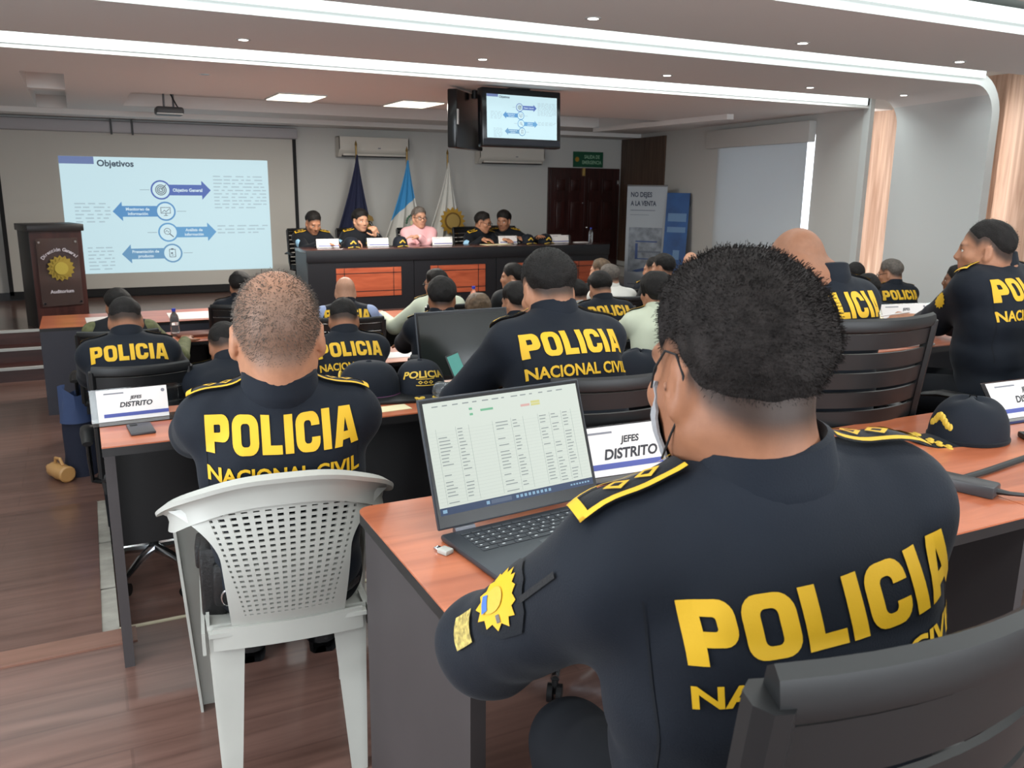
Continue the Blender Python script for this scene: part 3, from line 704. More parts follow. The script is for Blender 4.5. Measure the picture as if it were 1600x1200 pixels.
# walls
slab('wall_front', M_WALL, -2.3, 8.9, 12.7, 12.85, ZL, 2.6)
slab('baseboard_front', M_BLACKB, -2.2, 7.0, 12.675, 12.7, 0, .1)
slab('wall_left_front', M_WALL, -2.35, -2.2, 3.6, 12.85, ZL-.1, 2.7)
slab('wall_left_rear', M_WALL, -2.35, -2.2, -3.6, -1.6, ZL-.1, 2.7)
slab('wall_left_sill', M_WALL, -2.35, -2.2, -1.6, 3.6, ZL-.1, .85)
slab('wall_left_lintel', M_WALL, -2.35, -2.2, -1.6, 3.6, 2.15, 2.7)
slab('wall_rear', M_WALL, -2.35, 9.2, -3.75, -3.6, ZL-.1, 2.7)
def wx(y): return 7.68+(y-6.85)*.75/5.85
def wallstrip(name, m, y0, y1, z0, z1, off=0, th=.12):
    return quadslab(name, m, [(wx(y0)-off, y0), (wx(y0)-off+th, y0), (wx(y1)-off+th, y1), (wx(y1)-off, y1)], z0, z1)
wallstrip('wall_right', M_WALL, 9.62, 12.72, ZL, 2.62)
wallstrip('wall_right_sill', M_WALL, 7.7, 9.62, ZL, .72)
wallstrip('wall_right_lintel', M_WALL, 7.7, 9.62, 2.14, 2.62)
wallstrip('wall_right_end', M_WALL, 6.85, 7.7, ZL, 2.62, 0, .05)
wallstrip('trim_9', M_BAND, 6.83, 6.93, ZL, 2.6, .015, .06)
wallstrip('wall_panel_walnut', M_WALNUT, 11.2, 12.68, .27, 2.30, .03, .04)
wallstrip('trim_10', M_BAND, 11.2, 12.68, .19, .27, .05, .06)
# daylight behind the roller blind
wp = wallstrip('window_1', mat('window_daylight', (236, 242, 250), emit=2.6), 7.5, 9.62, .72, 2.14, -.1, .02)
slab('wall_outer_right', mat('oak_backing', (150, 130, 112), .7), 8.35, 8.5, -3.6, 7.2, ZL-.1, 2.7)
slab('wall_panel_oak', M_OAK, 8.02, 8.1, 4.6, 7.15, ZL, 2.6)
slab('wall_panel_oak_near', M_OAK, 7.66, 7.74, 2.6, 5.3, ZL, 2.6)
# ceiling: flat bands with lit recesses between them; each band turns down the right wall in a round corner
def arch(name, y0, y1, x0, x1):
    mb = MB(); rr = .26; th = .10; prof = []
    for k in range(2):
        d = th*k; p = [(-2.25, 2.4+d)]+[(-rr+rr*math.sin(t)+(d*math.sin(t)), 2.4-rr+(rr+d)*math.cos(t)) for t in np.linspace(0, math.pi/2, 9)]+[(d, ZL)]
        prof.append(p)
    n = len(prof[0])
    def P(k, i, y, xe): x, z = prof[k][i]; return (x if i == 0 else xe+x, y, z)
    vs = [P(k, i, y, xe) for (y, xe) in ((y0, x0), (y1, x1)) for k in (0, 1) for i in range(n)]
    I = lambda e, k, i: (e*2+k)*n+i
    for i in range(n-1):
        mb.mat(0)
        mb.f += [(I(0, 0, i), I(0, 0, i+1), I(1, 0, i+1), I(1, 0, i))]; mb.m += [0 if i < 5 else 2]
        mb.f += [(I(0, 1, i), I(1, 1, i), I(1, 1, i+1), I(0, 1, i+1))]; mb.m += [0]
        mb.f += [(I(0, 0, i), I(0, 1, i), I(0, 1, i+1), I(0, 0, i+1))]; mb.m += [1]
        mb.f += [(I(1, 0, i), I(1, 0, i+1), I(1, 1, i+1), I(1, 1, i))]; mb.m += [1]
    mb.v = vs
    return struct(mb.build(name, [M_CEIL, M_BAND, mat('leg_paint', (206, 210, 210), .6)], ang=40))
arch('ceiling_band_front', 5.12, 6.42, 7.23, 7.6)
arch('ceiling_band_middle', 3.44, 4.55, 7.0, 7.18)
arch('ceiling_band_near', 1.76, 2.87, 6.8, 6.95)
arch('ceiling_band_rear', .08, 1.19, 6.6, 6.75)
arch('ceiling_band_back', -3.6, -.49, 6.3, 6.6)
slab('ceiling', M_BAND, -2.3, 8.9, -3.7, 6.9, 2.6, 2.7)
# stage ceiling with its sunk trays
X0, X1 = .57, 7.0; T0, T1 = 9.5, 11.2
for i, b in enumerate(((-2.3, 9, 6.85, 8.23), (-2.3, -.32, 8.23, 12.7), (-.32, .0, 12.0, 12.7), (.0, X0, 8.23, 12.7), (X0, X1, 8.23, T0), (X0, X1, T1, 12.7), (X1, 9, 8.23, 12.7), (-.32, 0, 9.6, 9.75))):
    slab('ceiling_stage', M_CEIL, b[0], b[1], b[2], b[3], 2.36, 2.5)
slab('ceiling_tray', M_CEIL, -.5, 7.4, 8.0, 12.7, 2.5, 2.6)
for i, b in enumerate(((7.0, 7.06, 8.3, 11.7),)): slab('trim_11', M_CEIL, 6.9, 7.0, 8.23, 11.2, 2.30, 2.36)
slab('trim_12', M_CEIL, -2.2, 8.4, 12.05, 12.7, 2.30, 2.36)
slab('trim_13', M_BAND, -2.2, 7.66, 6.85, 6.9, 2.385, 2.6)
# downlights and lit ceiling squares: lamps of the room
def downlight(x, y, label, zc=2.4, on=True, frm=M_BAND):
    t = thing('downlight', label, 'ceiling light', (x, y, zc), 0, 'round ceiling downlights')
    mb = MB(); ring2(mb, .03, .045, Matrix.Translation((0, 0, -.003)), 20); mb.lathe([(.045, -.003), (.047, 0)], 20, cap=False); mb.build('rim', frm, t)
    g = MB(); g.prism(circ(.03, 20), -.0035, 0); g.build('lens', mat('downlight_lens', (255, 252, 244), emit=6) if on else M_GREYM, t)
DL = [(2.61, 4.27, 'lit downlight on the middle ceiling band, left of its three'), (4.17, 4.30, 'lit downlight on the middle ceiling band, between its other two'), (5.69, 4.33, 'lit downlight on the middle ceiling band, nearest the right wall'),
      (1.05, 5.99, 'lit downlight on the front ceiling band, leftmost of its row'), (2.73, 5.98, 'lit downlight on the front ceiling band, second from left'), (4.4, 6.02, 'lit downlight on the front ceiling band, third from left'),
      (5.99, 6.04, 'lit downlight on the front ceiling band, fourth from left'), (7.2, 6.04, 'lit downlight on the front ceiling band, above the white wall leg')]
for x, y, l in DL: downlight(x, y, l)
downlight(1.02, 7.65, 'unlit downlight in the stage ceiling above the projector', 2.36, False)
for i, (x, l) in enumerate(((2.07, 'bright square ceiling light above the stage, left one'), (3.33, 'bright square ceiling light above the stage, right one beside the screens'))):
    t = thing('ceiling_light', l, 'ceiling light', (x, 9.08, 2.36), 0, 'square ceiling lights over the stage')
    m = MB(); m.box(-.24, .24, -.34, .34, -.012, 0); m.build('frame', M_BAND, t)
    m = MB(); m.box(-.225, .225, -.325, .325, -.016, -.0121); m.build('diffuser', mat('warm_diffuser', (255, 246, 222), emit=2.6), t)
# LED lines in the recesses
for i, (y, z0, z1, xe, l) in enumerate(((6.848, 2.388, 2.50, 7.62, 'bright cove light line nearest the stage'), (5.105, 2.452, 2.53, 7.05, 'bright cove light line between front and middle ceiling bands'), (3.425, 2.452, 2.53, 6.9, 'bright cove light line nearest the camera'))):
    m = MB(); m.rbox(-2.15, xe, y-.012, y, z0, z1, .004); tag(m.build('cove_light', M_LED), l, 'ceiling light', 'cove light lines across the ceiling')
m = MB(); m.tube([(7.79, 6.965, ZL+.2), (7.79, 6.965, 2.3)], .015, 8); tag(m.build('wall_light', mat('wall_led', (255, 246, 236), emit=13)), 'upright light tube glowing on the oak panel behind the white wall edge', 'wall light')
m = MB(); m.tube([(7.44, 5.32, ZL+.2), (7.44, 5.32, 2.3)], .015, 8); tag(m.build('wall_light', MATS['wall_led']), 'upright light tube behind the white wall leg at the right edge', 'wall light')
# ------------------------------------------------------------------ furniture and things
def office_chair(name, label, loc, rz, group=None):
    t = thing(name, label, 'chair', loc, rz, group); m = MB()
    m.sheet(lambda u, v: (.24*u*(1-.06*v*v), .02+.235*v, .47-.02*max(0, v-.6)**1.5*4+.012*u*u), np.linspace(-1, 1, 13), np.linspace(-1, 1, 13), .055); m.build('seat', M_BLACKF, t)
    b = MB(); bx = lambda u, z: (.235*u*(1+.0*z), -.235-.06*(1-u*u)-.10*max(0, (z-.5))*.55+.02*math.cos((z-.52)*5), z)
    us = np.linspace(-1, 1, 15)
    b.tube([bx(u, .985) for u in us], .017, 8, flat=(1.3, .8), up=(0, 0, 1))
    b.tube([bx(u, .53) for u in us], .018, 8, flat=(1.2, .8), up=(0, 0, 1))
    for sd in (-1, 1): b.tube([bx(sd, z) for z in np.linspace(.53, .985, 9)], .018, 8, flat=(1.1, 1), up=(0, 1, 0))
    zs = np.linspace(.552, .968, 8)
    for i in range(7):
        z0, z1 = zs[i]+.006, zs[i+1]-.006
        b.sheet(lambda u, v: bx(u*.96, v), us, np.linspace(z0, z1, 4), .007)
    b.build('backrest', M_BLACKP, t)
    s = MB(); s.tube([(0, -.1, .44), (0, -.24, .42), (0, -.33, .52), (0, -.325, .66)], .022, 10, flat=(1.6, .8), up=(1, 0, 0)); s.build('back_bracket', M_BLACKP, t)
    for sd in (-1, 1):
        a = MB(); a.tube([(sd*.2, .02, .44), (sd*.285, .02, .46), (sd*.29, .0, .56), (sd*.29, -.02, .665)], .016, 8, flat=(1.6, .8), up=(0, 1, 0))
        a.tube([(sd*.29, -.16, .665), (sd*.29, -.05, .685), (sd*.288, .08, .68), (sd*.28, .16, .66)], [.018, .024, .024, .016], 10, flat=(1.5, .6), up=(1, 0, 0)); a.build('armrest', M_BLACKP, t)
    c = MB(); c.cyl((0, 0, .1), (0, 0, .30), .028); c.cyl((0, 0, .28), (0, 0, .445), .016); c.rbox(-.09, .09, -.1, .1, .425, .45, .01); c.build('column', M_BLACKP, t)
    for i in range(5):
        an = 2*math.pi*i/5+.3; dx, dy = math.cos(an), math.sin(an); l = MB()
        l.tube([(dx*.02, dy*.02, .115), (dx*.15, dy*.15, .105), (dx*.29, dy*.29, .075)], [.024, .02, .014], 8, flat=(1, 1)); l.build('leg', M_CHROME, t)
        w_ = MB(); cx, cy = dx*.29, dy*.29
        for o in (-.014, .014): w_.cyl((cx-dy*o-dy*.008*np.sign(o), cy+dx*o+dx*.008*np.sign(o), .028), (cx-dy*o*.4, cy+dx*o*.4, .028), .028, n=14)
        w_.cyl((cx, cy, .028), (cx, cy, .075), .01, n=8); w_.build('caster', M_BLACKP, t)
    return t
def white_chair(loc, rz):
    t = thing('plastic_chair', 'white plastic monobloc armchair with lattice back under the nearest left officer', 'chair', loc, rz)
    # back panel: lattice field inside a solid border that flares out under the crest rail
    def hl(v): return .105+.085*v**1.3
    def ho(v): return .142+.028*v+.100*max(0, (v-.58)/.42)**1.7
    def bx(x, v): return (x, -.205-.055*v+1.35*x*x*(.35+.65*v)-.03*math.sin(v*3.14), .43+.335*v-.55*x*x*v*v)
    b = MB(); th = .009
    def sec(f0, f1, v0, v1, nu, nv): b.sheet(lambda u, v: bx(f0(v)+(f1(v)-f0(v))*u, v), np.linspace(0, 1, nu), np.linspace(v0, v1, nv), th)
    neg = lambda f: (lambda v: -f(v))
    sec(neg(ho), neg(hl), 0, 1, 6, 26); sec(hl, ho, 0, 1, 6, 26); sec(neg(hl), hl, 0, .12, 14, 4); sec(neg(hl), hl, .925, 1, 14, 4)
    nr, nc = 19, 13
    for i in range(nr):
        v = .12+.805*(i+.5)/nr; sec(neg(hl), hl, v-.0115, v+.0115, 14, 2)
    for k in range(nc):
        u = -1+2*(k+.5)/nc; b.sheet(lambda q, v: bx(hl(v)*(u+q*.036), v), (-1, 1), np.linspace(.11, .93, 22), th)
    b.build('backrest', M_WHITEP, t)
    # crest rail that sweeps round into both armrests
    r_ = MB()
    path = [(-.265, .20, .60), (-.29, .10, .635), (-.292, -.02, .66), (-.272, -.13, .705), (-.215, -.215, .755), (-.11, -.262, .792), (0, -.274, .80), (.11, -.262, .792), (.215, -.215, .755), (.272, -.13, .705), (.292, -.02, .66), (.29, .10, .635), (.265, .20, .60)]
    P = [Vector(p) for p in path]; fine = []
    for i in range(len(P)-1):
        p0, p1, p2, p3 = P[max(i-1, 0)], P[i], P[i+1], P[min(i+2, len(P)-1)]
        for q in range(4):
            s = q/4; fine.append(.5*((2*p1)+(p2-p0)*s+(2*p0-5*p1+4*p2-p3)*s*s+(3*p1-p0-3*p2+p3)*s**3))
    fine.append(P[-1]); n = len(fine)
    vs = []; sect = [(-.008, -.036), (-.012, -.01), (-.004, .012), (.012, .022), (.03, .016), (.028, .008), (.012, .012), (.002, .004), (-.002, -.012), (.002, -.036)]
    for i, p in enumerate(fine):
        tg = (fine[min(i+1, n-1)]-fine[max(i-1, 0)]).normalized(); outw = tg.cross(Vector((0, 0, 1))).normalized()
        if outw.dot(Vector((p.x, p.y+.0, 0))) < 0: outw = -outw
        k = abs(i-(n-1)/2)/((n-1)/2); flat = min(1, max(0, (k-.45)/.3)); widen = 1+.35*(1-flat)
        for a, c in sect:
            va = Vector((0, 0, 1))*c*widen*(1-flat*.45)+outw*(a*(1-flat)+(a*1.0+.0)*flat)+outw*(-.018*flat+c*-.0); vs.append(p+va)
    ns = len(sect); fs = [(i*ns+j, i*ns+(j+1) % ns, (i+1)*ns+(j+1) % ns, (i+1)*ns+j) for i in range(n-1) for j in range(ns)]
    fs += [tuple(range(ns)), tuple((n-1)*ns+j for j in reversed(range(ns)))]
    r_.add(vs, fs)
    r_.build('armrest', M_WHITEP, t)
    s = MB(); s.sheet(lambda u, v: (.215*u*(1-.07*(v < 0)*-v), .0+.215*v, .425-.018*(1-u*u)*(1-v*v)-.03*max(0, v-.75)**2*8+.0), np.linspace(-1, 1, 15), np.linspace(-1, 1, 15), .01)
    s.sheet(lambda u, v: (.19*u, -.205-.012*(1-u*u), .44-.055*v), np.linspace(-1, 1, 9), np.linspace(0, 1, 4), .01)
    for sd in (-1, 1): s.sheet(lambda u, v: (sd*(.213-.0*v), .2*u, .428-.055*v), np.linspace(-1, 1, 7), np.linspace(0, 1, 3), .009)
    s.build('seat', M_WHITEP, t)
    for sd in (-1, 1):
        for fr in (0, 1):
            l = MB()
            top, bot = ((sd*.20, -.185, .44), (sd*.185, -.225, 0)) if not fr else ((sd*.275, .185, .61), (sd*.238, .225, 0))
            top, bot = Vector(top), Vector(bot); w0, w1 = (.095, .042) if not fr else (.10, .055)
            ins = Vector((-sd, 0, 0)); bk = Vector((0, 1 if not fr else -1, 0))
            # angle section: outer corner plus two webs
            def leg(u, v):
                c = top.lerp(bot, u); wd = w0+(w1-w0)*u
                if v < 0: return c+ins*(-v)*wd*.95
                return c+bk*v*wd*.8
            l.sheet(leg, np.linspace(0, 1, 12), [-1, -.75, -.5, -.25, -.08, 0, .08, .3, .6, 1], .008); l.build('leg', M_WHITEP, t, ang=50)
    return t
def desk(name, label, x0, x1, y0, y1, z, zf, panels=(), modesty=True, loc=None, top=None, group=None, round_corner=False, frontm=None, rz=0):
    """laminate desk: edged top, end panels at the given x, modesty panel near the far edge (y1)"""
    t = thing(name, label, 'desk', (x0, y0, zf), rz, group); W, D, H = x1-x0, y1-y0, z-zf
    a = MB(); rr = .035
    pl = [(0, 0), (W, 0), (W, D), (0, D)]
    if round_corner: pl = [(0, 0), (W, 0), (W, D)]+[(rr+rr*math.cos(q), D-rr+rr*math.sin(q)) for q in np.linspace(math.pi/2, math.pi, 7)]
    a.prism(pl, H-.004, H); a.build('desktop', top or M_TOP, t)
    e = MB(); e.prism([(x*1.0, y) for x, y in pl], H-.03, H-.004); e.build('edge_band', M_EDGE, t)
    for p in panels:
        q = MB(); q.box(p, p+.03, .07, D-.03, 0, H-.03); q.build('end_panel', M_DESKG, t)
    if modesty:
        q = MB(); q.box(.03, W-.03, D-.09, D-.07, .30, H-.03); q.build('modesty_panel', frontm or M_BLACKB, t)
    return t
def nameplate(label, loc, rz, lines, w_=.30, h=.115, tilt=15, group='table name signs', bar=True, lean_back=False, seal=True):
    """clear acrylic stand with a printed card"""
    t = thing('name_sign', label, 'sign', loc, rz, group); k = R(tilt)
    T = frame_T((0, 0, 0), (1, 0, 0), (0, math.sin(k), math.cos(k)))
    a = MB(); a.box(-w_/2-.02, w_/2+.035, 0, h+.004, -.003, 0, T=T); a.box(-w_/2-.02, w_/2+.035, -.045, .045, 0, .003); a.build('stand', M_ACRYL, t)
    c = MB(); c.box(-w_/2, w_/2, .004, h, .0005, .0012, T=T); card = c.build('card', M_PAPER, t)
    x = MB(); T2 = T
    def tx(s, u, v, hh, b=.03): put_text(x, s, T @ Vector((u, v, .0022)), hh, T.col[0].xyz, T.col[1].xyz+T.col[0].xyz*.22, bold=b)
    for s, v, hh in lines: tx(s, 0.01, v*h, hh*h)
    if x.v: x.build('lettering', M_INK, t)
    if bar:
        b = MB(); b.box(-w_*.42, w_*.5, .16*h, .27*h, .0014, .002, T=T); b.build('printed_bar', M_BLUEBAR, t)
    if seal:
        g = MB(); g.prism(circ(.055*h, 14), .0014, .002, T @ Matrix.Translation((w_*.44, h*.86, 0))); g.box(-w_*.4, -w_*.12, .86*h, .9*h, .0014, .002, T=T); g.build('printed_seal', M_GREYINK, t)
    return t
def cap(label, loc, rz, brim=True, gold=True, word=None, squash=1.0, band=None, s=1.0, tiltx=0):
    """police baseball cap: panelled dome, sweatband edge, curved peak with gold leaves"""
    t = thing('police_cap', label, 'cap', loc, rz, 'police caps'); t.rotation_euler[0] = R(tiltx); t.scale = (s, s, s)
    d = MB(); rx, ry, hh = .088, .100, .115*squash
    def dome(u, v):
        a = u; k = math.cos(v*math.pi/2)**.62; w_ = 1+.012*math.cos(6*a)*math.sin(v*2.4)
        return (rx*k*math.cos(a)*w_, ry*k*math.sin(a)*w_, hh*math.sin(v*math.pi/2)**.9+(.006*math.sin(3*a+1) if squash < .95 else 0)*v)
    d.sheet(dome, np.linspace(0, 2*math.pi, 37), np.linspace(0, .985, 14)); d.sphere((0, 0, hh), (.009, .009, .005), 10); d.build('crown', M_NAVY, t)
    e = MB(); e.tube([(rx*1.004*math.cos(a), ry*1.004*math.sin(a), .006) for a in np.linspace(0, 2*math.pi, 33)[:-1]], .006, 6, True, flat=(1, .5), up=(0, 0, 1)); e.build('sweatband', band or M_NAVYD, t)
    if brim:
        b = MB(); bf = lambda u, v: ((.083+.006*v)*math.sin(u*1.15), .083*math.cos(u*1.15)*1.1+v*.078*math.cos(u*.9)**.7, .010-.026*u*u-.004*v)
        b.sheet(bf, np.linspace(-1, 1, 19), np.linspace(0, 1, 7), .006); bo = b.build('peak', M_NAVYD, t)
        if gold:
            g = MB()
            for sd in (-1, 1):
                for q in range(7):
                    u = sd*(.22+.1*q); p = Vector(bf(u, .62+.18*(q % 2)))+Vector((0, 0, .006)); g.sphere(tuple(p), (.010, .007, .004), 8)
                p0 = [tuple(Vector(bf(sd*uu, .7))+Vector((0, 0, .005))) for uu in np.linspace(.15, .9, 8)]; g.tube(p0, .0022, 6)
            g.build('gold_leaves', M_GOLD, bo)
    g = MB()
    if word:
        v, f, wd = text2d(word, .03); kx = 2.0/wd
        def onfront(x, y): a = math.pi/2+x; k = math.cos(y)**.62; return (rx*k*math.cos(a)*1.03, ry*k*math.sin(a)*1.03, hh*math.sin(y)**.9+.001)
        g.add([onfront((x*kx-1.0), .62+.26*y-.12*((x*kx-1))**2) for x, y in v], f)
        for c in (-.22, 0, .22):
            n0 = len(g.v); q = [(c-.1, .45), (c, .39), (c+.1, .45), (c, .51), (c-.05, .45), (c, .42), (c+.05, .45), (c, .48)]
            g.add([onfront(*p) for p in q], [(i, (i+1) % 4, 4+(i+1) % 4, 4+i) for i in range(4)])
        for yy in (.55, .34): g.add([onfront(x, yy+dy) for dy in (0, .025) for x in np.linspace(-.4, .4, 9)], [(i, i+1, i+10, i+9) for i in range(8)])
        g.build('lettering', M_GOLD, t)
    else:
        for q in range(9):
            a = math.pi/2+(q-4)*.09; g.sphere((rx*.93*math.cos(a), ry*.93*math.sin(a), hh*.5+.012*math.cos((q-4)*.8)), (.008, .006, .011), 8)
        if gold: g.build('gold_emblem', M_GOLD, t)
    return t
def bottle(label, loc, s=1.0, lying=None):
    t = thing('water_bottle', label, 'bottle', loc, 0, None); t.scale = (s,)*3
    if lying is not None: t.rotation_euler = (R(90), 0, lying)
    b = MB(); b.lathe([(.0, 0), (.028, .0), (.032, .008), (.032, .06), (.0295, .075), (.032, .09), (.032, .13), (.026, .155), (.012, .178), (.012, .19)], 24, cap=False); b.build('bottle_body', M_WATER, t)
    c = MB(); c.cyl((0, 0, .186), (0, 0, .206), .0145); c.build('bottle_cap', M_BLUECAP, t)
    return t
def sheets(name, label, cat, loc, rz, w_, d, h=.002, m=None, group=None):
    b = MB(); b.rbox(-w_/2, w_/2, -d/2, d/2, 0, h, min(.004, h*.4)); return tag(b.build(name, m or M_PAPER, loc=loc, rotz=rz), label, cat, group)
def laptop(label, loc, rz, w_=.345, d=.235, open_=108, screen=None, keys=True, hinge=True):
    """base at z=0 with hinge line at y=0, keyboard towards -y"""
    t = thing('laptop', label, 'laptop', loc, rz); MG = mat('laptop_grey', (66, 70, 76), .4, .5); MD = mat('laptop_bezel', (16, 17, 19), .25)
    b = MB(); b.rbox(-w_/2, w_/2, -d, 0, 0, .015, .006); base = b.build('base', MG, t)
    if keys:
        k = MB(); rows = ((.022, 14, .009), (.038, 14, .014), (.056, 14, .014), (.074, 13, .014), (.092, 12, .014), (.110, 9, .014))
        for y, n, h in rows:
            kw = (w_-.07)/n
            for i in range(n):
                x0 = -(w_-.07)/2+i*kw
                if y > .1 and 3 <= i <= 5:
                    if i > 3: continue
                    k.rbox(x0+.0015, x0+3*kw-.0015, -y-h, -y, .015, .0168, .001, 1)
                else: k.rbox(x0+.0012, x0+kw-.0012, -y-h, -y, .015, .0168, .001, 1)
        k.mat(1)
        for y, n, h in rows[1:]:
            kw = (w_-.07)/n
            for i in range(n): x0 = -(w_-.07)/2+i*kw; k.box(x0+kw*.28, x0+kw*.45, -y-.0075, -y-.004, .0168, .01695)
        k.build('keyboard', [mat('laptop_keys', (52, 56, 62), .5), mat('key_legend', (190, 195, 198), .5)], base)
        p = MB(); p.rbox(-.055, .055, -d+.015, -.138, .015, .0155, .0004, 1); p.build('touchpad', mat('laptop_pad', (74, 78, 84), .3, .3), base)
    an = R(open_); T = frame_T((0, .004, .016), (1, 0, 0), (0, -math.cos(an), math.sin(an)))
    h = d*.985
    s = MB(); s.rbox(-w_/2, w_/2, .004, h, -.008, 0, .003, T=T); lid = s.build('lid', MG, t)
    z = MB(); z.box(-w_/2+.004, w_/2-.004, .008, h-.004, 0, .0006, T=T); z.build('bezel', MD, lid)
    if hinge:
        for sd in (-1, 1):
            q = MB(); q.cyl((sd*w_*.36-.025, .002, .014), (sd*w_*.36+.025, .002, .014), .0075, n=12); q.build('hinge', mat('laptop_hinge', (110, 112, 120), .35, .7), t)
    if screen:
        W, H = w_-.022, h-.045; ox, oy = -W/2, .034
        def rect(mb, u0, u1, v0, v1, zz=.0012): mb.box(ox+u0*W, ox+u1*W, oy+v0*H, oy+v1*H, zz-.0004, zz, T=T)
        dsp = MB(); rect(dsp, 0, 1, 0, 1, .001); scr = dsp.build('screen', mat('sheet_screen', (208, 216, 206), emit=.62), lid)
        gl = MB(); rr = random.Random(11)
        for i in range(22): rect(gl, .01, .99, .085+i*.0305, .0858+i*.0305, .0014)
        for u in (.05, .17, .25, .4, .52, .6, .7, .78, .86, .93): rect(gl, u, u+.0012, .085, .76, .0014)
        gl.build('grid_lines', mat('screen_lines', (176, 186, 182), emit=.5), scr)
        mt = mat('screen_text', (150, 160, 160), emit=.42)
        for u0, u1 in ((.06, .14), (.18, .23), (.42, .5), (.53, .58), (.71, .76), (.79, .84), (.87, .92)):
            tx = MB()
            for i in range(22):
                if rr.random() < .8: rect(tx, u0, u0+(u1-u0)*rr.uniform(.5, 1), .093+i*.0305, .101+i*.0305, .0014)
            tx.build('text_column', mt, scr)
        tx = MB()
        for i in range(14): rect(tx, .05+i*.062, .05+i*.062+rr.uniform(.015, .045), .955, .965, .0014)
        tx.build('menu_text', mt, scr)
        tb = MB(); rect(tb, 0, 1, 0, .065, .0014); tb.build('task_bar', mat('task_bar', (52, 74, 112), emit=.35), scr)
        for i in range(9): ic = MB(); rect(ic, .47+i*.027, .47+i*.027+.016, .02, .047, .0018); ic.build('task_icon', mat('task_icons', (140, 180, 210), emit=.5), scr)
        for u0, u1 in ((.28, .30), (.015, .04)): ic = MB(); rect(ic, u0, u1, .018, .048, .0018); ic.build('task_icon', MATS['task_icons'], scr)
        ic = MB()
        for i in range(7): rect(ic, .84+i*.02, .852+i*.02, .025, .04, .0018)
        ic.build('tray_icons', MATS['task_icons'], scr)
        sb = MB(); rect(sb, .31, .44, .015, .052, .0018); sb.build('search_box', mat('search_box', (96, 112, 140), emit=.35), scr)
        gr = MB(); mat('green_cells', (120, 190, 150), emit=.5)
        for q in ((.34, .42, .865, .885), (.27, .29, .84, .86), (.27, .29, .89, .91)): gr = MB(); rect(gr, *q, .0014); gr.build('green_cell', MATS['green_cells'], scr)
        g2 = MB(); rect(g2, .60, .66, .85, .872, .0014); g2.build('pink_cells', mat('pink_cells', (226, 180, 172), emit=.5), scr)
        g2 = MB(); rect(g2, .67, .73, .87, .892, .0014); rect(g2, .67, .73, .846, .866, .0014); g2.build('yellow_cells', mat('yellow_cells', (220, 216, 140), emit=.5), scr)
    else:
        q = MB(); q.box(-w_/2+.012, w_/2-.012, .022, h-.014, .0006, .0012, T=T); q.build('screen', mat('dark_screen', (34, 38, 36), .12), lid)
    return t
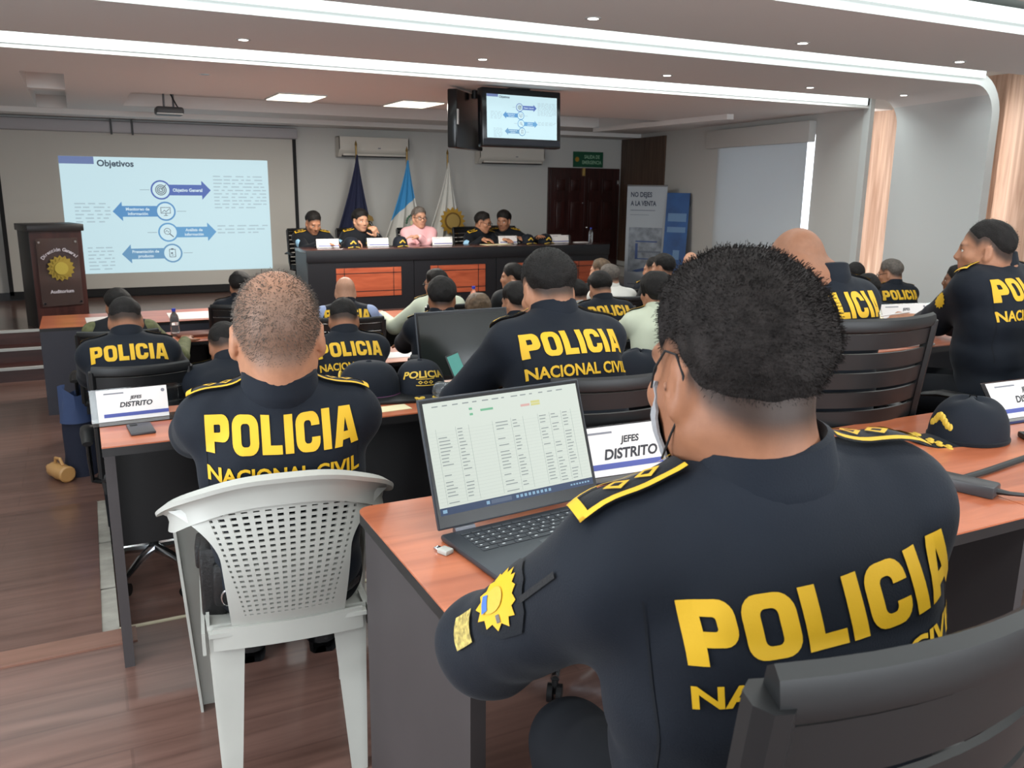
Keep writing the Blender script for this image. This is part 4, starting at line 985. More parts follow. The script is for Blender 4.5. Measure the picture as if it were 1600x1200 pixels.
def slide(parent, T, W, H, k, pre):
    """the presentation slide: header, four circled icons with arrows, grey text; T maps (x right, y up, z out)"""
    C_ = lambda n, c, e: mat(pre+n, c, emit=e*k)
    def rect(mb, u0, u1, v0, v1, z): mb.box(u0*W, u1*W, -v1*H, -v0*H, z-.0005, z, T=T)
    bg = MB(); rect(bg, 0, 1, 0, 1, .001); base = bg.build('glowing_slide' if pre == 'slide_' else 'screen_image', C_('white', (192, 220, 228), 1), parent)
    h = MB(); rect(h, 0, .155, 0, .062, .003); h.build('header_bar', C_('header', (112, 130, 178), .8), base)
    tt = MB(); put_text(tt, 'Objetivos', T @ Vector((.168*W, -.052*H, .003)), .052*H, T.col[0].xyz, T.col[1].xyz, align='l', bold=.03); tt.build('title', C_('title', (74, 92, 110), .6), base)
    rowz = ((.275, .455, 1, .70, (84, 112, 186), 'Objetivo General', None), (.462, .47, -1, .22, (92, 152, 206), 'Monitoreo de', 'información'), (.648, .475, 1, .715, (104, 166, 214), 'Análisis de', 'información'), (.835, .488, -1, .245, (110, 160, 200), 'Presentación de', 'producto'))
    for v, u, dr, tip, c, s1, s2 in rowz:
        m_ = C_('arrow_%d' % c[0], c, .8); a = MB(); hh = .047*H; x0 = u*W+dr*.03*W; xt = tip*W; xh = xt-dr*.045*W; y = -v*H
        a.prism([(x0, y-hh), (xh, y-hh), (xh, y-hh*1.8), (xt, y), (xh, y+hh*1.8), (xh, y+hh), (x0, y+hh)], .0025, .003, T); ar = a.build('arrow', m_, base)
        r_ = MB(); Tc = T @ Matrix.Translation((u*W, y, 0)); r_.prism(circ(.049*W, 36), .0032, .0042, Tc); ci = r_.build('circle', m_, base)
        r2 = MB(); r2.prism(circ(.041*W, 36), .0042, .005, Tc); r2.build('circle_face', C_('face', (198, 224, 232), 1), ci) if False else r2.build('circle_face', C_('face', (198, 224, 232), 1), base)
        ic = MB(); q = .02*W
        if v < .3:
            for rr in (.35, .75, 1.15): ring2(ic, rr*q, (rr+.22)*q, Tc, 24, .0056)
            ic.prism([(0, -.1*q), (1.4*q, 1.25*q), (1.25*q, 1.4*q), (-.1*q, 0)], .0052, .006, Tc)
        elif v < .5:
            for b_ in ((-1.2, 1.2, .9, 1.05), (-1.2, 1.2, -.55, -.4), (-1.2, -1.05, -.5, 1), (1.05, 1.2, -.5, 1), (-.08, .08, -1.1, -.5), (-.5, .5, -1.15, -1)): ic.box(b_[0]*q, b_[1]*q, b_[2]*q, b_[3]*q, .0052, .006, T=Tc)
            ic.prism([(-.9*q, -.2*q), (-.3*q, .35*q), (.1*q, 0), (.9*q, .7*q), (.9*q, .5*q), (.1*q, -.2*q), (-.3*q, .15*q), (-.9*q, -.35*q)], .0052, .006, Tc)
        elif v < .7:
            ring2(ic, .7*q, .85*q, Tc @ Matrix.Translation((-.2*q, .25*q, 0)), 24, .0056); ic.prism([(.4*q, -.3*q), (1.3*q, -1.1*q), (1.15*q, -1.3*q), (.25*q, -.5*q)], .0052, .006, Tc)
            ic.prism([(-.7*q, .2*q), (-.3*q, .6*q), (0, .1*q), (.3*q, .4*q), (.3*q, .25*q), (0, -.1*q), (-.3*q, .4*q), (-.7*q, .05*q)], .0052, .006, Tc)
        else:
            for b_ in ((-.8, .8, .9, 1.05), (-.8, .8, -1.05, -.9), (-.8, -.65, -1, 1), (.65, .8, -1, 1), (-.3, .3, .85, 1.25), (-.4, .1, -.2, .2), (-.3, .3, -.6, -.45)): ic.box(b_[0]*q, b_[1]*q, b_[2]*q, b_[3]*q, .0052, .006, T=Tc)
        ic.build('icon', C_('icon', (120, 134, 148), .55), base)
        tx = MB(); cx = (u+dr*.045)*W*.5+(tip-dr*.03)*W*.5
        if s2 is None: put_text(tx, s1, T @ Vector((cx, y, .0036)), .028*H, T.col[0].xyz, T.col[1].xyz, bold=.03, width=.145*W)
        else:
            put_text(tx, s1, T @ Vector((cx, y+.02*H, .0036)), .024*H, T.col[0].xyz, T.col[1].xyz, bold=.03); put_text(tx, s2, T @ Vector((cx, y-.02*H, .0036)), .024*H, T.col[0].xyz, T.col[1].xyz, bold=.03)
        tx.build('arrow_text', C_('white_text', (206, 226, 236), .95), base)
        ln = MB(); x1 = (u-dr*.055)*W; x2 = (u-dr*.10)*W; ln.box(min(x1, x2), max(x1, x2), y-.0015*W, y+.0015*W, .0022, .003, T=T); ln.build('leader_line', C_('line', (160, 184, 196), .75), base)
    rr = random.Random(5)
    for u0, u1, v0, n in ((.715, .985, .145, 10), (.05, .21, .39, 6), (.722, .985, .59, 3), (.09, .21, .77, 7)):
        tx = MB()
        for i in range(n):
            x = u0
            while x < u1-.01:
                wd = min(rr.uniform(.015, .05), u1-x); rect(tx, x, x+wd, v0+i*.031, v0+i*.031+.011, .003); x += wd+rr.uniform(.006, .02)
                if i == n-1 and x > u0+(u1-u0)*.7: break
        tx.build('grey_text', C_('grey', (172, 196, 206), .9), base)
    return base

# ---- wall-hung things on the stage
t = thing('projector_screen', 'large pull-down projection screen showing the blue arrow slide', 'projection screen', (1.0, 12.6, 2.12))
m = MB(); m.rbox(-1.95, 1.87, -.07, .07, 0, .15, .03); m.build('casing', mat('casing_grey', (168, 166, 170), .5), t)
m = MB(); m.box(-1.82, 1.80, .0, .004, -2.0, 0); m.build('fabric', mat('screen_fabric', (188, 186, 180), .85), t)
m = MB()
for x0, x1 in ((-1.87, -1.82), (1.80, 1.85)): m.box(x0, x1, -.002, .004, -2.05, 0)
m.box(-1.87, 1.85, -.002, .004, -2.10, -2.0); m.build('black_border', mat('screen_border', (18, 19, 22), .8), t)
for x in (-.52, -.27):
    q = MB(); q.box(x-.012, x+.012, -.085, -.07, -.02, .19); q.build('hanging_strap', M_BLACKP, t)
slide(t, frame_T((-1.16, -.003, -.30), (1, 0, 0), (0, 0, 1)), 2.6, 1.5, .74, 'slide_')  # slide material glows by itself, standing in for the projector's beam
t = thing('projector', 'dark projector hanging under the stage ceiling tray', 'projector', (1.03, 10.8, 2.30))
m = MB(); m.rbox(-.15, .15, -.12, .12, -.055, .035, .03, 3); m.build('housing', mat('projector_grey', (74, 76, 78), .5), t)
m = MB(); m.cyl((-.06, .1, -.005), (-.06, .14, -.005), .028); m.build('lens', M_BLACKP, t)
m = MB(); m.rbox(-.14, .14, -.121, -.11, -.05, -.035, .002); m.build('vent_strip', M_BAND, t)
m = MB(); m.cyl((-.05, 0, .03), (-.05, 0, .2), .012, n=10); m.cyl((.05, 0, .03), (.05, 0, .2), .012, n=10); m.build('ceiling_bracket', M_GREYM, t)
m = MB(); m.tube([(.02, .02, .2), (.05, -.03, .12), (.08, -.06, .05), (.1, -.11, .01)], .008, 8); m.build('cable', M_BLACKP, t)
def air_con(label, x0, x1, z0, z1):
    t = thing('air_conditioner', label, 'air conditioner', ((x0+x1)/2, 12.68, z0)); W = x1-x0; H = z1-z0
    m = MB(); m.sheet(lambda u, v: (u*W/2, -.2*(1-.55*max(0, .35-v)**1.2*2.4), v*H), np.linspace(-1, 1, 5), np.linspace(0, 1, 12))
    m.box(-W/2, W/2, -.19, 0, H-.01, H)
    m.prism([(-.2*.45, 0), (-.2, .35*H), (-.2, H), (0, H), (0, 0)], -W/2, -W/2+.012, Matrix(((0, 0, 1, 0), (1, 0, 0, 0), (0, 1, 0, 0), (0, 0, 0, 1)))); m.prism([(-.2*.45, 0), (-.2, .35*H), (-.2, H), (0, H), (0, 0)], W/2-.012, W/2, Matrix(((0, 0, 1, 0), (1, 0, 0, 0), (0, 1, 0, 0), (0, 0, 0, 1))))
    m.build('housing', mat('aircon_white', (206, 202, 194), .45), t)
    m = MB(); m.box(-W*.45, W*.45, -.2, -.02, .0, .02); m.build('air_outlet', M_BLACKP, t)
    m = MB(); m.rbox(-W*.45, W*.45, -.215, -.19, .015, .045, .005); m.build('louvre', MATS['aircon_white'], t)
    m = MB(); m.box(.05, .09, -.2035, -.2, H*.42, H*.48); m.build('badge', M_GREYINK, t)
air_con('white wall air conditioner above the blue flags', 3.44, 4.5, 1.90, 2.18); air_con('white wall air conditioner partly hidden below the hanging screens', 5.66, 6.8, 1.85, 2.10)
def flag(label, x, m_, panels, z_top, w_, emblem=None):
    t = thing('flag', label, 'flag', (x, 12.25, 0)); p = MB(); p.cyl((0, 0, .03), (0, 0, z_top+.12), .014, n=12); p.build('pole', mat('brass_pole', (150, 124, 74), .4, .6), t)
    p = MB(); p.lathe([(.0, z_top+.20), (.008, z_top+.18), (.02, z_top+.14), (.012, z_top+.12)], 12, cap=False); p.build('finial', MATS['brass_pole'], t)
    p = MB(); p.lathe([(.13, 0), (.12, .02), (.03, .04), (.02, .1)], 24); p.build('base', MATS['brass_pole'], t)
    for (u0, u1), mm in panels:
        b = MB()
        def cl(u, v):
            # cloth hangs from the pole top and spreads into folds
            sp = .03+.97*v**1.25; x_ = (-.62+1.0*u)*w_*sp; y = -.05-.05*math.sin(u*17+v*1.5)*sp-.03*math.cos(u*31)*sp*v; return (x_, y, z_top-(z_top-.42)*v-.12*(1-u)*v*0)
        b.sheet(lambda u, v: cl(*panel_uv(u, v, u0, u1)), np.linspace(0, 1, 30), np.linspace(0, 1, 26)); b.build('cloth', mm, t)
    if emblem: emblem(t, lambda u, v: Vector(((-.62+1.0*u)*w_*(.03+.97*v**1.25), -.14, z_top-(z_top-.42)*v)))
    return t
def panel_uv(u, v, u0, u1): return u, v
def sun_emblem(r):
    def f(t, P):
        c = P(.66, .60); T = frame_T(c, (1, 0, 0), (0, 0, 1)); m = MB(); m.prism(sun_poly(r, 16, .78), 0, .012, T); e = m.build('sun_emblem', M_GOLDM, t)
        m = MB(); m.prism(circ(r*.62, 28), .012, .02, T); m.build('emblem_ring', mat('dark_gilt', (120, 92, 44), .5, .4), e)
        m = MB(); m.prism(circ(r*.5, 28), .02, .028, T); m.build('emblem_disc', mat('pale_gilt', (176, 148, 84), .5, .3), e)
    return f
def eagle_emblem(t, P):
    c = P(.8, .68); T = frame_T(c, (1, 0, 0), (0, 0, 1)); m = MB(); m.prism(sun_poly(.13, 9, .55), 0, .01, T); m.prism(circ(.06), .01, .018, T); m.prism([(-.1, .1), (.1, .1), (.08, .16), (0, .2), (-.08, .16)], 0, .01, T); m.build('gold_emblem', mat('flag_gold', (128, 102, 48), .7), t)
def wreath_emblem(t, P):
    c = P(.72, .62); T = frame_T(c, (1, 0, 0), (0, 0, 1)); m = MB()
    for k in range(20):
        a = math.radians(-60+300*k/19+0)-math.pi/2+.5; m.sphere(tuple(T @ Vector((.12*math.cos(a), .12*math.sin(a), .004))), .018, 6)
    m.build('wreath', M_WREATH, t); q = MB(); q.box(-.06, .06, -.03, .03, 0, .008, T=T); q.build('scroll', M_CREAMP, t)
flag('dark navy flag with gold emblem, left of the three behind the officials', 3.62, M_FNAVY, [((0, 1), M_FNAVY)], 1.92, .80, eagle_emblem)
# sky-blue and white flag: colour changes along the cloth
def two_tone():
    m = bpy.data.materials.new('flag_two_tone'); m.use_nodes = True; nt = m.node_tree; b = nt.nodes['Principled BSDF']; b.inputs['Roughness'].default_value = .8
    tc = nt.nodes.new('ShaderNodeTexCoord'); sp = nt.nodes.new('ShaderNodeSeparateXYZ'); nt.links.new(tc.outputs['Object'], sp.inputs[0])
    a = nt.nodes.new('ShaderNodeMath'); a.operation = 'MULTIPLY_ADD'; a.inputs[1].default_value = -.85; nt.links.new(sp.outputs[0], a.inputs[0]); nt.links.new(sp.outputs[2], a.inputs[2])
    g = nt.nodes.new('ShaderNodeMath'); g.operation = 'GREATER_THAN'; g.inputs[1].default_value = 1.24; nt.links.new(a.outputs[0], g.inputs[0])
    mx = nt.nodes.new('ShaderNodeMix'); mx.data_type = 'RGBA'; mx.inputs[6].default_value = sr(205, 205, 200); mx.inputs[7].default_value = sr(60, 142, 198); nt.links.new(g.outputs[0], mx.inputs[0]); nt.links.new(mx.outputs[2], b.inputs['Base Color']); return m
flag('sky blue and white flag with a green wreath behind the man in pink', 4.38, None, [((0, 1), two_tone())], 1.86, .86, wreath_emblem)
flag('white flag with a large gold sun emblem', 5.02, M_FWHITE, [((0, 1), M_FWHITE)], 1.84, .82, sun_emblem(.21))
# emergency exit sign and door
t = thing('exit_sign', 'green emergency exit sign above the dark double door', 'sign', (7.74, 12.69, 1.96)); m = MB(); m.box(-.29, .29, -.012, 0, -.125, .125); m.build('panel', M_GREEN, t)
m = MB(); put_text(m, 'SALIDA DE', (.07, -.014, .045), .055, width=.30, bold=.03); put_text(m, 'EMERGENCIA', (.07, -.014, -.045), .055, width=.38, bold=.03); m.build('lettering', mat('sign_pale', (150, 190, 160), .6), t)
m = MB(); m.prism(sun_poly(.045, 10), .012, .016, frame_T((-.22, 0, 0), (1, 0, 0), (0, 0, 1))); m.build('sun_badge', M_GOLDM, t)
d0, d1 = 6.98, 8.36
dr = MB(); dr.box(d0, d1, 12.66, 12.70, 0, 1.82); dr = struct(dr.build('door_1', M_MAHOG, ang=30))
for k, (a, b) in enumerate(((d0+.04, (d0+d1)/2-.02), ((d0+d1)/2+.0, d1-.06))):
    m = MB(); m.box(a, b, 12.645, 12.66, .02, 1.79); lf = struct(m.build('door_leaf', M_MAHOG, dr, ang=30))
    for i in (0, 1):
        for z0, z1 in ((1.42, 1.66), (.78, 1.30), (.12, .62)):
            w_ = (b-a-.2)/2; x = a+.07+i*(w_+.06); q = MB(); q.box(x, x+w_, 12.636, 12.645, z0, z1); q.rbox(x+.03, x+w_-.03, 12.626, 12.638, z0+.03, z1-.03, .008); struct(q.build('door_panel', M_MAHOG, lf))
m = MB(); m.sphere(((d0+d1)/2+.03, 12.60, .84), .03, 12); m.cyl(((d0+d1)/2+.03, 12.60, .84), ((d0+d1)/2+.03, 12.65, .84), .012); m.rbox((d0+d1)/2-.05, (d0+d1)/2-.03, 12.63, 12.65, 1.23, 1.26, .004); struct(m.build('door_handle', M_CHROME, dr))
m = MB(); m.rbox((d0+d1)/2-.06, (d0+d1)/2-.02, 12.61, 12.65, 1.69, 1.82, .004); struct(m.build('door_bolt', mat('brass_bolt', (196, 164, 96), .4, .5), dr))
m = MB(); m.rbox(d1-.05, d1-.02, 12.63, 12.66, 1.55, 1.63, .004); struct(m.build('door_hinge', M_CHROME, dr))
# banners by the right wall
by = lambda y: wx(y)
t = thing('banner', 'grey roll-up banner with dark heading standing against the walnut panel', 'banner', (7.72, 11.0, ZL)); T = frame_T((-.2, .15, .0), (.62, -.78, 0), (0, 0, 1))
H1 = 1.96; m = MB(); m.box(0, .62, .02, H1, 0, .003, T=T); m.build('sheet', mat('banner_grey', (168, 176, 184), .7), t)
m = MB(); m.cyl(tuple(T @ Vector((0, H1, 0))), tuple(T @ Vector((.62, H1, 0))), .012); m.rbox(0, .62, 0, .05, -.03, .03, .01, T=T); m.build('stand', M_GREYM, t)
m = MB(); put_text(m, 'NO DEJES', T @ Vector((.06, H1-.13, .006)), .07, T.col[0].xyz, T.col[1].xyz, width=.33, align='l', bold=.03); put_text(m, 'A LA VENTA', T @ Vector((.06, H1-.26, .006)), .07, T.col[0].xyz, T.col[1].xyz, width=.40, align='l', bold=.03); m.build('lettering', mat('banner_ink', (50, 60, 80), .6), t)
m = MB()
for i, (a, b, c, d) in enumerate(((.06, .45, .36, .37), (.06, .35, .43, .435), (.1, .56, .97, 1.0), (.06, .5, 1.48, 1.49), (.06, .5, 1.54, 1.55))): m.box(a, b, H1-d, H1-c, .004, .006, T=T)
m.build('text_lines', mat('banner_lines', (104, 112, 126), .6), t)
m = MB(); m.box(.05, .57, H1-1.30, H1-.62, .003, .005, T=T); m.build('photo_print', mat('banner_photo', (128, 136, 146), .6, vary=(9, .4)), t)
m = MB(); m.prism([(.12, H1-1.28), (.56, H1-1.16), (.56, H1-1.22), (.2, H1-1.30)], .005, .007, T); m.box(.16, .2, H1-1.1, H1-.86, .005, .007, T=T); m.box(.16, .5, H1-1.1, H1-1.085, .005, .007, T=T); m.box(.16, .5, H1-.84, H1-.82, .005, .007, T=T); m.build('print_detail', mat('banner_blue', (60, 82, 130), .6), t)
t = thing('banner', 'blue banner on a folding x-frame stand in front of the grey banner', 'banner', (7.72, 10.35, ZL)); T = frame_T((-.02, .12, .05), (.50, -.866, 0), (.11, .10, 1))
H2 = 1.83; m = MB(); m.box(0, .36, 0, H2, 0, .004, T=T); m.build('sheet', mat('banner_blue_print', (36, 82, 140), .6, vary=(4, .25)), t)
for q in ((.04, .33, .42, .30), (.04, .33, .58, .5), (.02, .12, 1.22, 1.0), (.16, .26, .98, .84)):
    m = MB(); m.box(q[0], q[1], H2-q[2], H2-q[3], .005, .007, T=T); m.build('print_block', mat('banner_pale', (96, 132, 172), .6), t)
m = MB()
hub = T @ Vector((.30, H2*.52, -.32))
for q in ((0, H2), (.36, H2), (0, .02), (.36, .02)): m.tube([tuple(T @ Vector((q[0], q[1], -.01))), tuple((T @ Vector((q[0]*.6+.1, (q[1]+H2*.5)/2, -.24)))), tuple(hub)], .008, 8)
m.tube([tuple(hub), (.55, .05, 0.0)], .009, 8); m.build('x_frame', M_GREYM, t)
m = MB(); m.sphere(tuple(hub), (.03, .03, .06), 12); m.build('hub', M_BLACKP, t)
# roller blind
t = thing('roller_blind', 'pale roller blind lowered over the right wall window, daylight at its edge', 'blind', (wx(8.7), 8.7, 2.05))
dv = Vector((-.75, -5.85, 0)).normalized(); T = frame_T((-.05, 0, 0), tuple(dv), (0, 0, 1))
m = MB(); m.box(-.98, .93, -1.62, .05, 0, .003, T=T); bl = m.build('blind_fabric', mat('blind_fabric', (196, 200, 200), .8), t)
nt = MATS['blind_fabric'].node_tree; bs = nt.nodes['Principled BSDF']; tr = nt.nodes.new('ShaderNodeBsdfTranslucent'); tr.inputs[0].default_value = sr(225, 232, 238); mx = nt.nodes.new('ShaderNodeMixShader'); mx.inputs[0].default_value = .2
nt.links.new(bs.outputs[0], mx.inputs[1]); nt.links.new(tr.outputs[0], mx.inputs[2]); nt.links.new(mx.outputs[0], nt.nodes['Material Output'].inputs[0])
m = MB(); m.rbox(-1.22, 1.0, .0, .24, -.05, .05, .008, T=T); m.build('pelmet', M_WALL, t)
m = MB(); m.rbox(-.98, .90, -1.64, -1.61, -.008, .01, .004, T=T); m.build('bottom_bar', M_BAND, t)
# twin screens hung from the ceiling
t = thing('television', 'hanging television showing the arrow slide, facing the seats', 'television', (3.635, 7.15, 2.095)); T = frame_T((0, -.05, 0), (math.cos(R(4)), math.sin(R(4)), 0), (0, .05, 1)); W, H = .82, .50
m = MB(); m.rbox(-W/2, W/2, -H/2, H/2, -.09, 0, .012, T=T); m.build('housing', mat('tv_black', (18, 19, 22), .2), t)
m = MB(); m.box(-W/2+.01, W/2-.01, -H/2+.02, -H/2+.065, 0, .002, T=T); m.build('glossy_strip', mat('tv_gloss', (40, 42, 48), .08), t)
slide(t, T @ Matrix.Translation((-.365, .195, .001)), .73, .37, .8, 'tv_')
m = MB(); m.cyl((0, .08, .1), (0, .08, .262), .03); m.rbox(-.1, .1, .0, .14, .25, .264, .004); m.build('ceiling_mount', M_BLACKP, t)
t = thing('television', 'hanging television turned away, its dark edge left of the lit one', 'television', (3.33, 7.56, 2.085)); T = frame_T((-.1, -.02, 0), (-.55, -.83, 0), (0, .0, 1))
T = frame_T((0, 0, 0), (.66, .75, 0), (0, 0, 1)); m = MB(); m.rbox(-.40, .40, -.25, .25, -.09, 0, .012, T=T); m.build('housing', MATS['tv_black'], t)
m = MB(); m.box(-.38, .38, -.2, .23, -.092, -.09, T=T); m.build('screen', mat('tv_dark_glass', (22, 25, 30), .1), t)
m = MB(); m.cyl((.03, -.03, .2), (.03, -.03, .272), .03); m.build('ceiling_mount', M_BLACKP, t)
m = MB(); m.rbox(-.40, -.36, -.05, .08, .0, .006, .002, T=T); m.build('sticker', M_PAPER, t)
# podium
t = thing('podium', 'dark wooden lectern with clear plaque and gold sun emblem on the stage steps', 'lectern', (-.22, 10.12, 0), R(16))
m = MB(); m.box(-.25, .25, .02, .46, 0, 1.0); m.build('cabinet', M_PODIUM, t)
m = MB(); m.rbox(-.27, .27, -.01, .49, 1.0, 1.07, .006); m.build('top', mat('podium_top', (30, 28, 30), .4), t)
m = MB(); m.rbox(-.255, -.248, .02, .46, 0, 1.0, .001); m.build('side_panel', M_BLACKB, t)
T = frame_T((0, .012, .57), (1, 0, 0), (0, 0, 1)); m = MB(); m.box(-.2, .2, -.34, .36, .0, .008, T=T); pq = m.build('plaque', mat('plaque_acrylic', (190, 170, 166), .12, trans=.9), t)
m = MB()
for x in (-.175, .175):
    for z in (-.31, .32): m.cyl(tuple(T @ Vector((x, z, .0))), tuple(T @ Vector((x, z, .018))), .012, n=12)
m.build('standoff_bolts', M_CHROME, pq)
m = MB(); T3 = T @ Matrix.Translation((.01, .05, .01)); m.prism(sun_poly(.135, 16, .82), 0, .012, T3); m.prism(sun_poly(.11, 16, .75), .012, .02, T3); em = m.build('sun_emblem', mat('podium_gold', (168, 146, 60), .45, .3), pq)
m = MB(); m.prism(circ(.065, 28), .02, .03, T3); m.build('emblem_disc', mat('podium_disc', (190, 172, 74), .45, .2), pq)
m = MB(); word = 'Dirección General'; n = len(word)
for i, ch in enumerate(word):
    if ch == ' ': continue
    a = R(90+52-104*i/(n-1)); c = T3 @ Vector((.205*math.cos(a), .205*math.sin(a)-.01, .012)); rx_ = T.col[0].xyz*math.sin(a)-T.col[1].xyz*math.cos(a); ry_ = T.col[0].xyz*math.cos(a)+T.col[1].xyz*math.sin(a)
    put_text(m, ch, c, .034, rx_, ry_, bold=.03)
put_text(m, 'Auditorium', T @ Vector((.0, -.19, .012)), .034, bold=.03); m.build('lettering', mat('pale_lettering', (200, 196, 206), .5), pq)
# stage table: four black units with cherry panels
t = thing('conference_table', 'long black panel table with four cherry wood panels on the stage', 'table', (2.37, 10.15, 0)); L_ = 4.2
m = MB(); m.rbox(0, L_, 0, .62, .70, .74, .004); m.build('table_top', mat('dark_table_top', (70, 40, 36), .25, coat=.3), t)
m = MB(); m.rbox(-.01, L_+.01, -.012, .02, .60, .74, .004); m.build('front_rail', M_TABLEB, t)
u = [(.0, 1.33, .34, 1.16), (1.33, 2.47, 1.55, 2.31), (2.47, 3.55, 2.66, 3.42), (3.55, 4.2, 3.62, 4.06)]
for i, (a, b, pa, pb) in enumerate(u):
    m = MB(); m.box(a+.004, b-.004, 0, .03, 0, .60); fp = m.build('front_panel', M_TABLEB, t)
    m = MB(); m.box(pa, pb, -.006, 0, .17, .52); cp = m.build('cherry_panel', M_ORANGE, fp)
    m = MB()
    for z in (.235, .455): m.box(pa, pb, -.0075, -.006, z-.004, z+.004)
    for x in (pa+.1, pb-.1): m.box(x-.004, x+.004, -.0075, -.006, .17, .52)
    m.build('inlay_line', M_BLACKB, fp)
for x in (0, L_-.03): m = MB(); m.box(x, x+.03, .03, .6, 0, .70); m.build('end_panel', mat('end_grey', (86, 92, 98), .5), t)
# ------------------------------------------------------------------ desks
DK = 'laminate conference desks'
desk('desk', 'nearest cherry desk with the open laptop, its dark end panel facing the aisle', .53, 2.02, 1.16, 1.88, .75, 0, (0.012,), group=DK, round_corner=True)
desk('desk', 'cherry desk at the right edge holding a cap and a charger', 2.024, 3.55, 1.14, 1.92, .75, 0, (.02, 1.49), group=DK)
desk('desk', 'cherry desk in front of the officer on the white chair', 0.0, 2.3, 2.65, 3.08, .75, 0, (.004, .48, 2.25), group=DK)
desk('desk', 'cherry desk under the forearm of the officer looking left', 3.05, 4.7, 2.62, 3.25, .80, 0, (.02, 1.6), group=DK)
desk('desk', 'low cherry desk before the officer with a tablet at left', .15, 1.6, 5.22, 5.8, .33, ZL, (.02, 1.4), group=DK)
desk('desk', 'low cherry desk with white papers just beyond the dark laptop', 1.62, 2.3, 5.45, 6.0, .33, ZL, (.02, .63), group=DK)
desk('desk', 'low cherry desk before the centre officer with shoulder braid', 2.95, 4.6, 5.78, 6.0, .33, ZL, (.02, 1.6), group=DK)
desk('desk', 'low cherry desk with a brown notebook and white papers at left', -.08, 1.5, 6.8, 7.3, .33, ZL, (.02, 1.53), group=DK)
desk('desk', 'low cherry desk before the bald officer near the stage', 1.52, 4.8, 7.25, 7.8, .33, ZL, (.02, 3.23), group=DK)
t = desk('desk', 'front left cherry desk with a broad dark panel beside the stage steps', -.37, 2.0, 7.95, 8.7, .32, ZL, (.0, 2.33), group=DK, modesty=False)
m = MB(); m.box(.0, 2.37, .0, .03, 0, .71); m.build('modesty_panel', mat('slate_board', (58, 58, 68), .5), t)
desk('desk', 'low cherry desk by the right wall with a white sign', 5.6, 7.0, 5.75, 6.35, .33, ZL, (.02, 1.35), group=DK)
# ------------------------------------------------------------------ chairs and people
proto = office_chair('office_chair', 'black slatted office chair in the bottom right corner behind the nearest officer', (.627, .73, 0), R(9))
proto.scale = (1.12, 1.05, 1.165)
wc = white_chair((.40, 2.17, 0), R(-6)); wc.scale = (.95, .98, 1.035)
def seat_for(p, label, az, floor=None, back=.0, rz=None):
    h = p['hip']; f = p['f']; fl = p['base'][2] if floor is None else floor
    c = dup(proto, (h[0]-f[0]*back+f[0]*.02, h[1]-f[1]*back+f[1]*.02, fl), R(-az), label, 'black office chairs', 1.0); c.scale = (1, 1, 1) if 'stage' not in label and 'official' not in label and 'pink' not in label and 'flag' not in label else (.95, .95, .93); return c
proto['group'] = 'black office chairs'
# nearest officer
p0 = person('person', 'officer in navy jacket closest to the camera, masked, typing at the laptop', (0.615, 0.700, 1.307), 2, 12, lean=-4, pitch=10, s=1.01, hs=0.98, vox=.0055, hvox=.0042, fat=.012, hair='short', hairm=M_HAIRB, skin='brown', hands=((.63, 1.09, .86), (.98, 1.04, .84)), strands=30000, nx=0.02, cx=-0.005, broll=8, tx=0.022, tw=0.96, th=0.66, tz=0.0, neck=0.05, hoff=-0.012, arm=1.02, pole=((-1, .1, -.48), None), seed=3, wrinkle=.0022, elbow_out=0.8)
E_ = MB()
p = p0
# face mask and its ear loops
mv = MB(); hp = p['hp']
mk = lambda u, v: hp(*(lambda a, z: (.070*math.sin(a)*(1-.22*max(0, -z-.06)/.05), .026+.083*math.cos(a)*(1-.15*abs(z+.05)/.05)+.001*math.cos(z*420), z))(u*1.30, -.005-.10*v))
mv.sheet(lambda u, v: tuple(mk(u, v)), np.linspace(-1, 1, 25), np.linspace(0, 1, 13), .003); on_person(p, mv, 'face_mask', M_MASK)
for sd in (-1, 1):
    q = MB(); q.tube([tuple(hp(sd*.070, .052, -.012)), tuple(hp(sd*.0795, .03, .010)), tuple(hp(sd*.082, .004, .030)), tuple(hp(sd*.082, -.016, .026)), tuple(hp(sd*.0815, -.026, .004)), tuple(hp(sd*.079, -.018, -.03)), tuple(hp(sd*.075, .012, -.062)), tuple(hp(sd*.066, .044, -.092))], .0014, 6); on_person(p, q, 'mask_loop', M_BLACKF)
# left sleeve: gold badge patch, square patch, pocket zip
def on_arm(p, t, az, el_, name, shape, m, roll=0, off=.003, sx=1, sy=1, cell=.01, parent=None, side=0):
    c = p['sh'][side]*(1-t)+p['el'][side]*t; n_ = A(math.sin(R(az))*math.cos(R(el_)), math.cos(R(az))*math.cos(R(el_)), math.sin(R(el_))); ad = nrm(p['sh'][side]-p['el'][side])
    ay = nrm(ad-n_*(ad@n_)); ax = np.cross(ay, n_)
    if roll: ax, ay = ax*math.cos(R(roll))+ay*math.sin(R(roll)), ay*math.cos(R(roll))-ax*math.sin(R(roll))
    return decal(name, shape, c, ax, ay, sx, sy, p['bs'], m, p['root'], p['base'], off=off, cell=cell)
shield = [(0, -.062), (.028, -.045), (.042, -.012), (.044, .02), (.03, .048), (0, .066), (-.03, .048), (-.044, .02), (-.042, -.012), (-.028, -.045)]
on_arm(p0, .42, -72, 12, 'sleeve_patch', poly2(shield), M_NAVYD, off=.003)
on_arm(p0, .42, -72, 12, 'gold_badge', poly2([(x*.92, y*1.25) for x, y in sun_poly(.038, 14, .8)]), M_YEL, off=.005)
on_arm(p0, .45, -72, 12, 'badge_shield', poly2([(x*.8, y*1.3) for x, y in circ(.018)]), M_GOLD, off=.0065)
on_arm(p0, .50, -72, 12, 'badge_flag', poly2([(-.011, -.008), (.011, -.008), (.009, .004), (-.009, .004)]), mat('badge_blue', (70, 110, 180), .6), off=.0075)
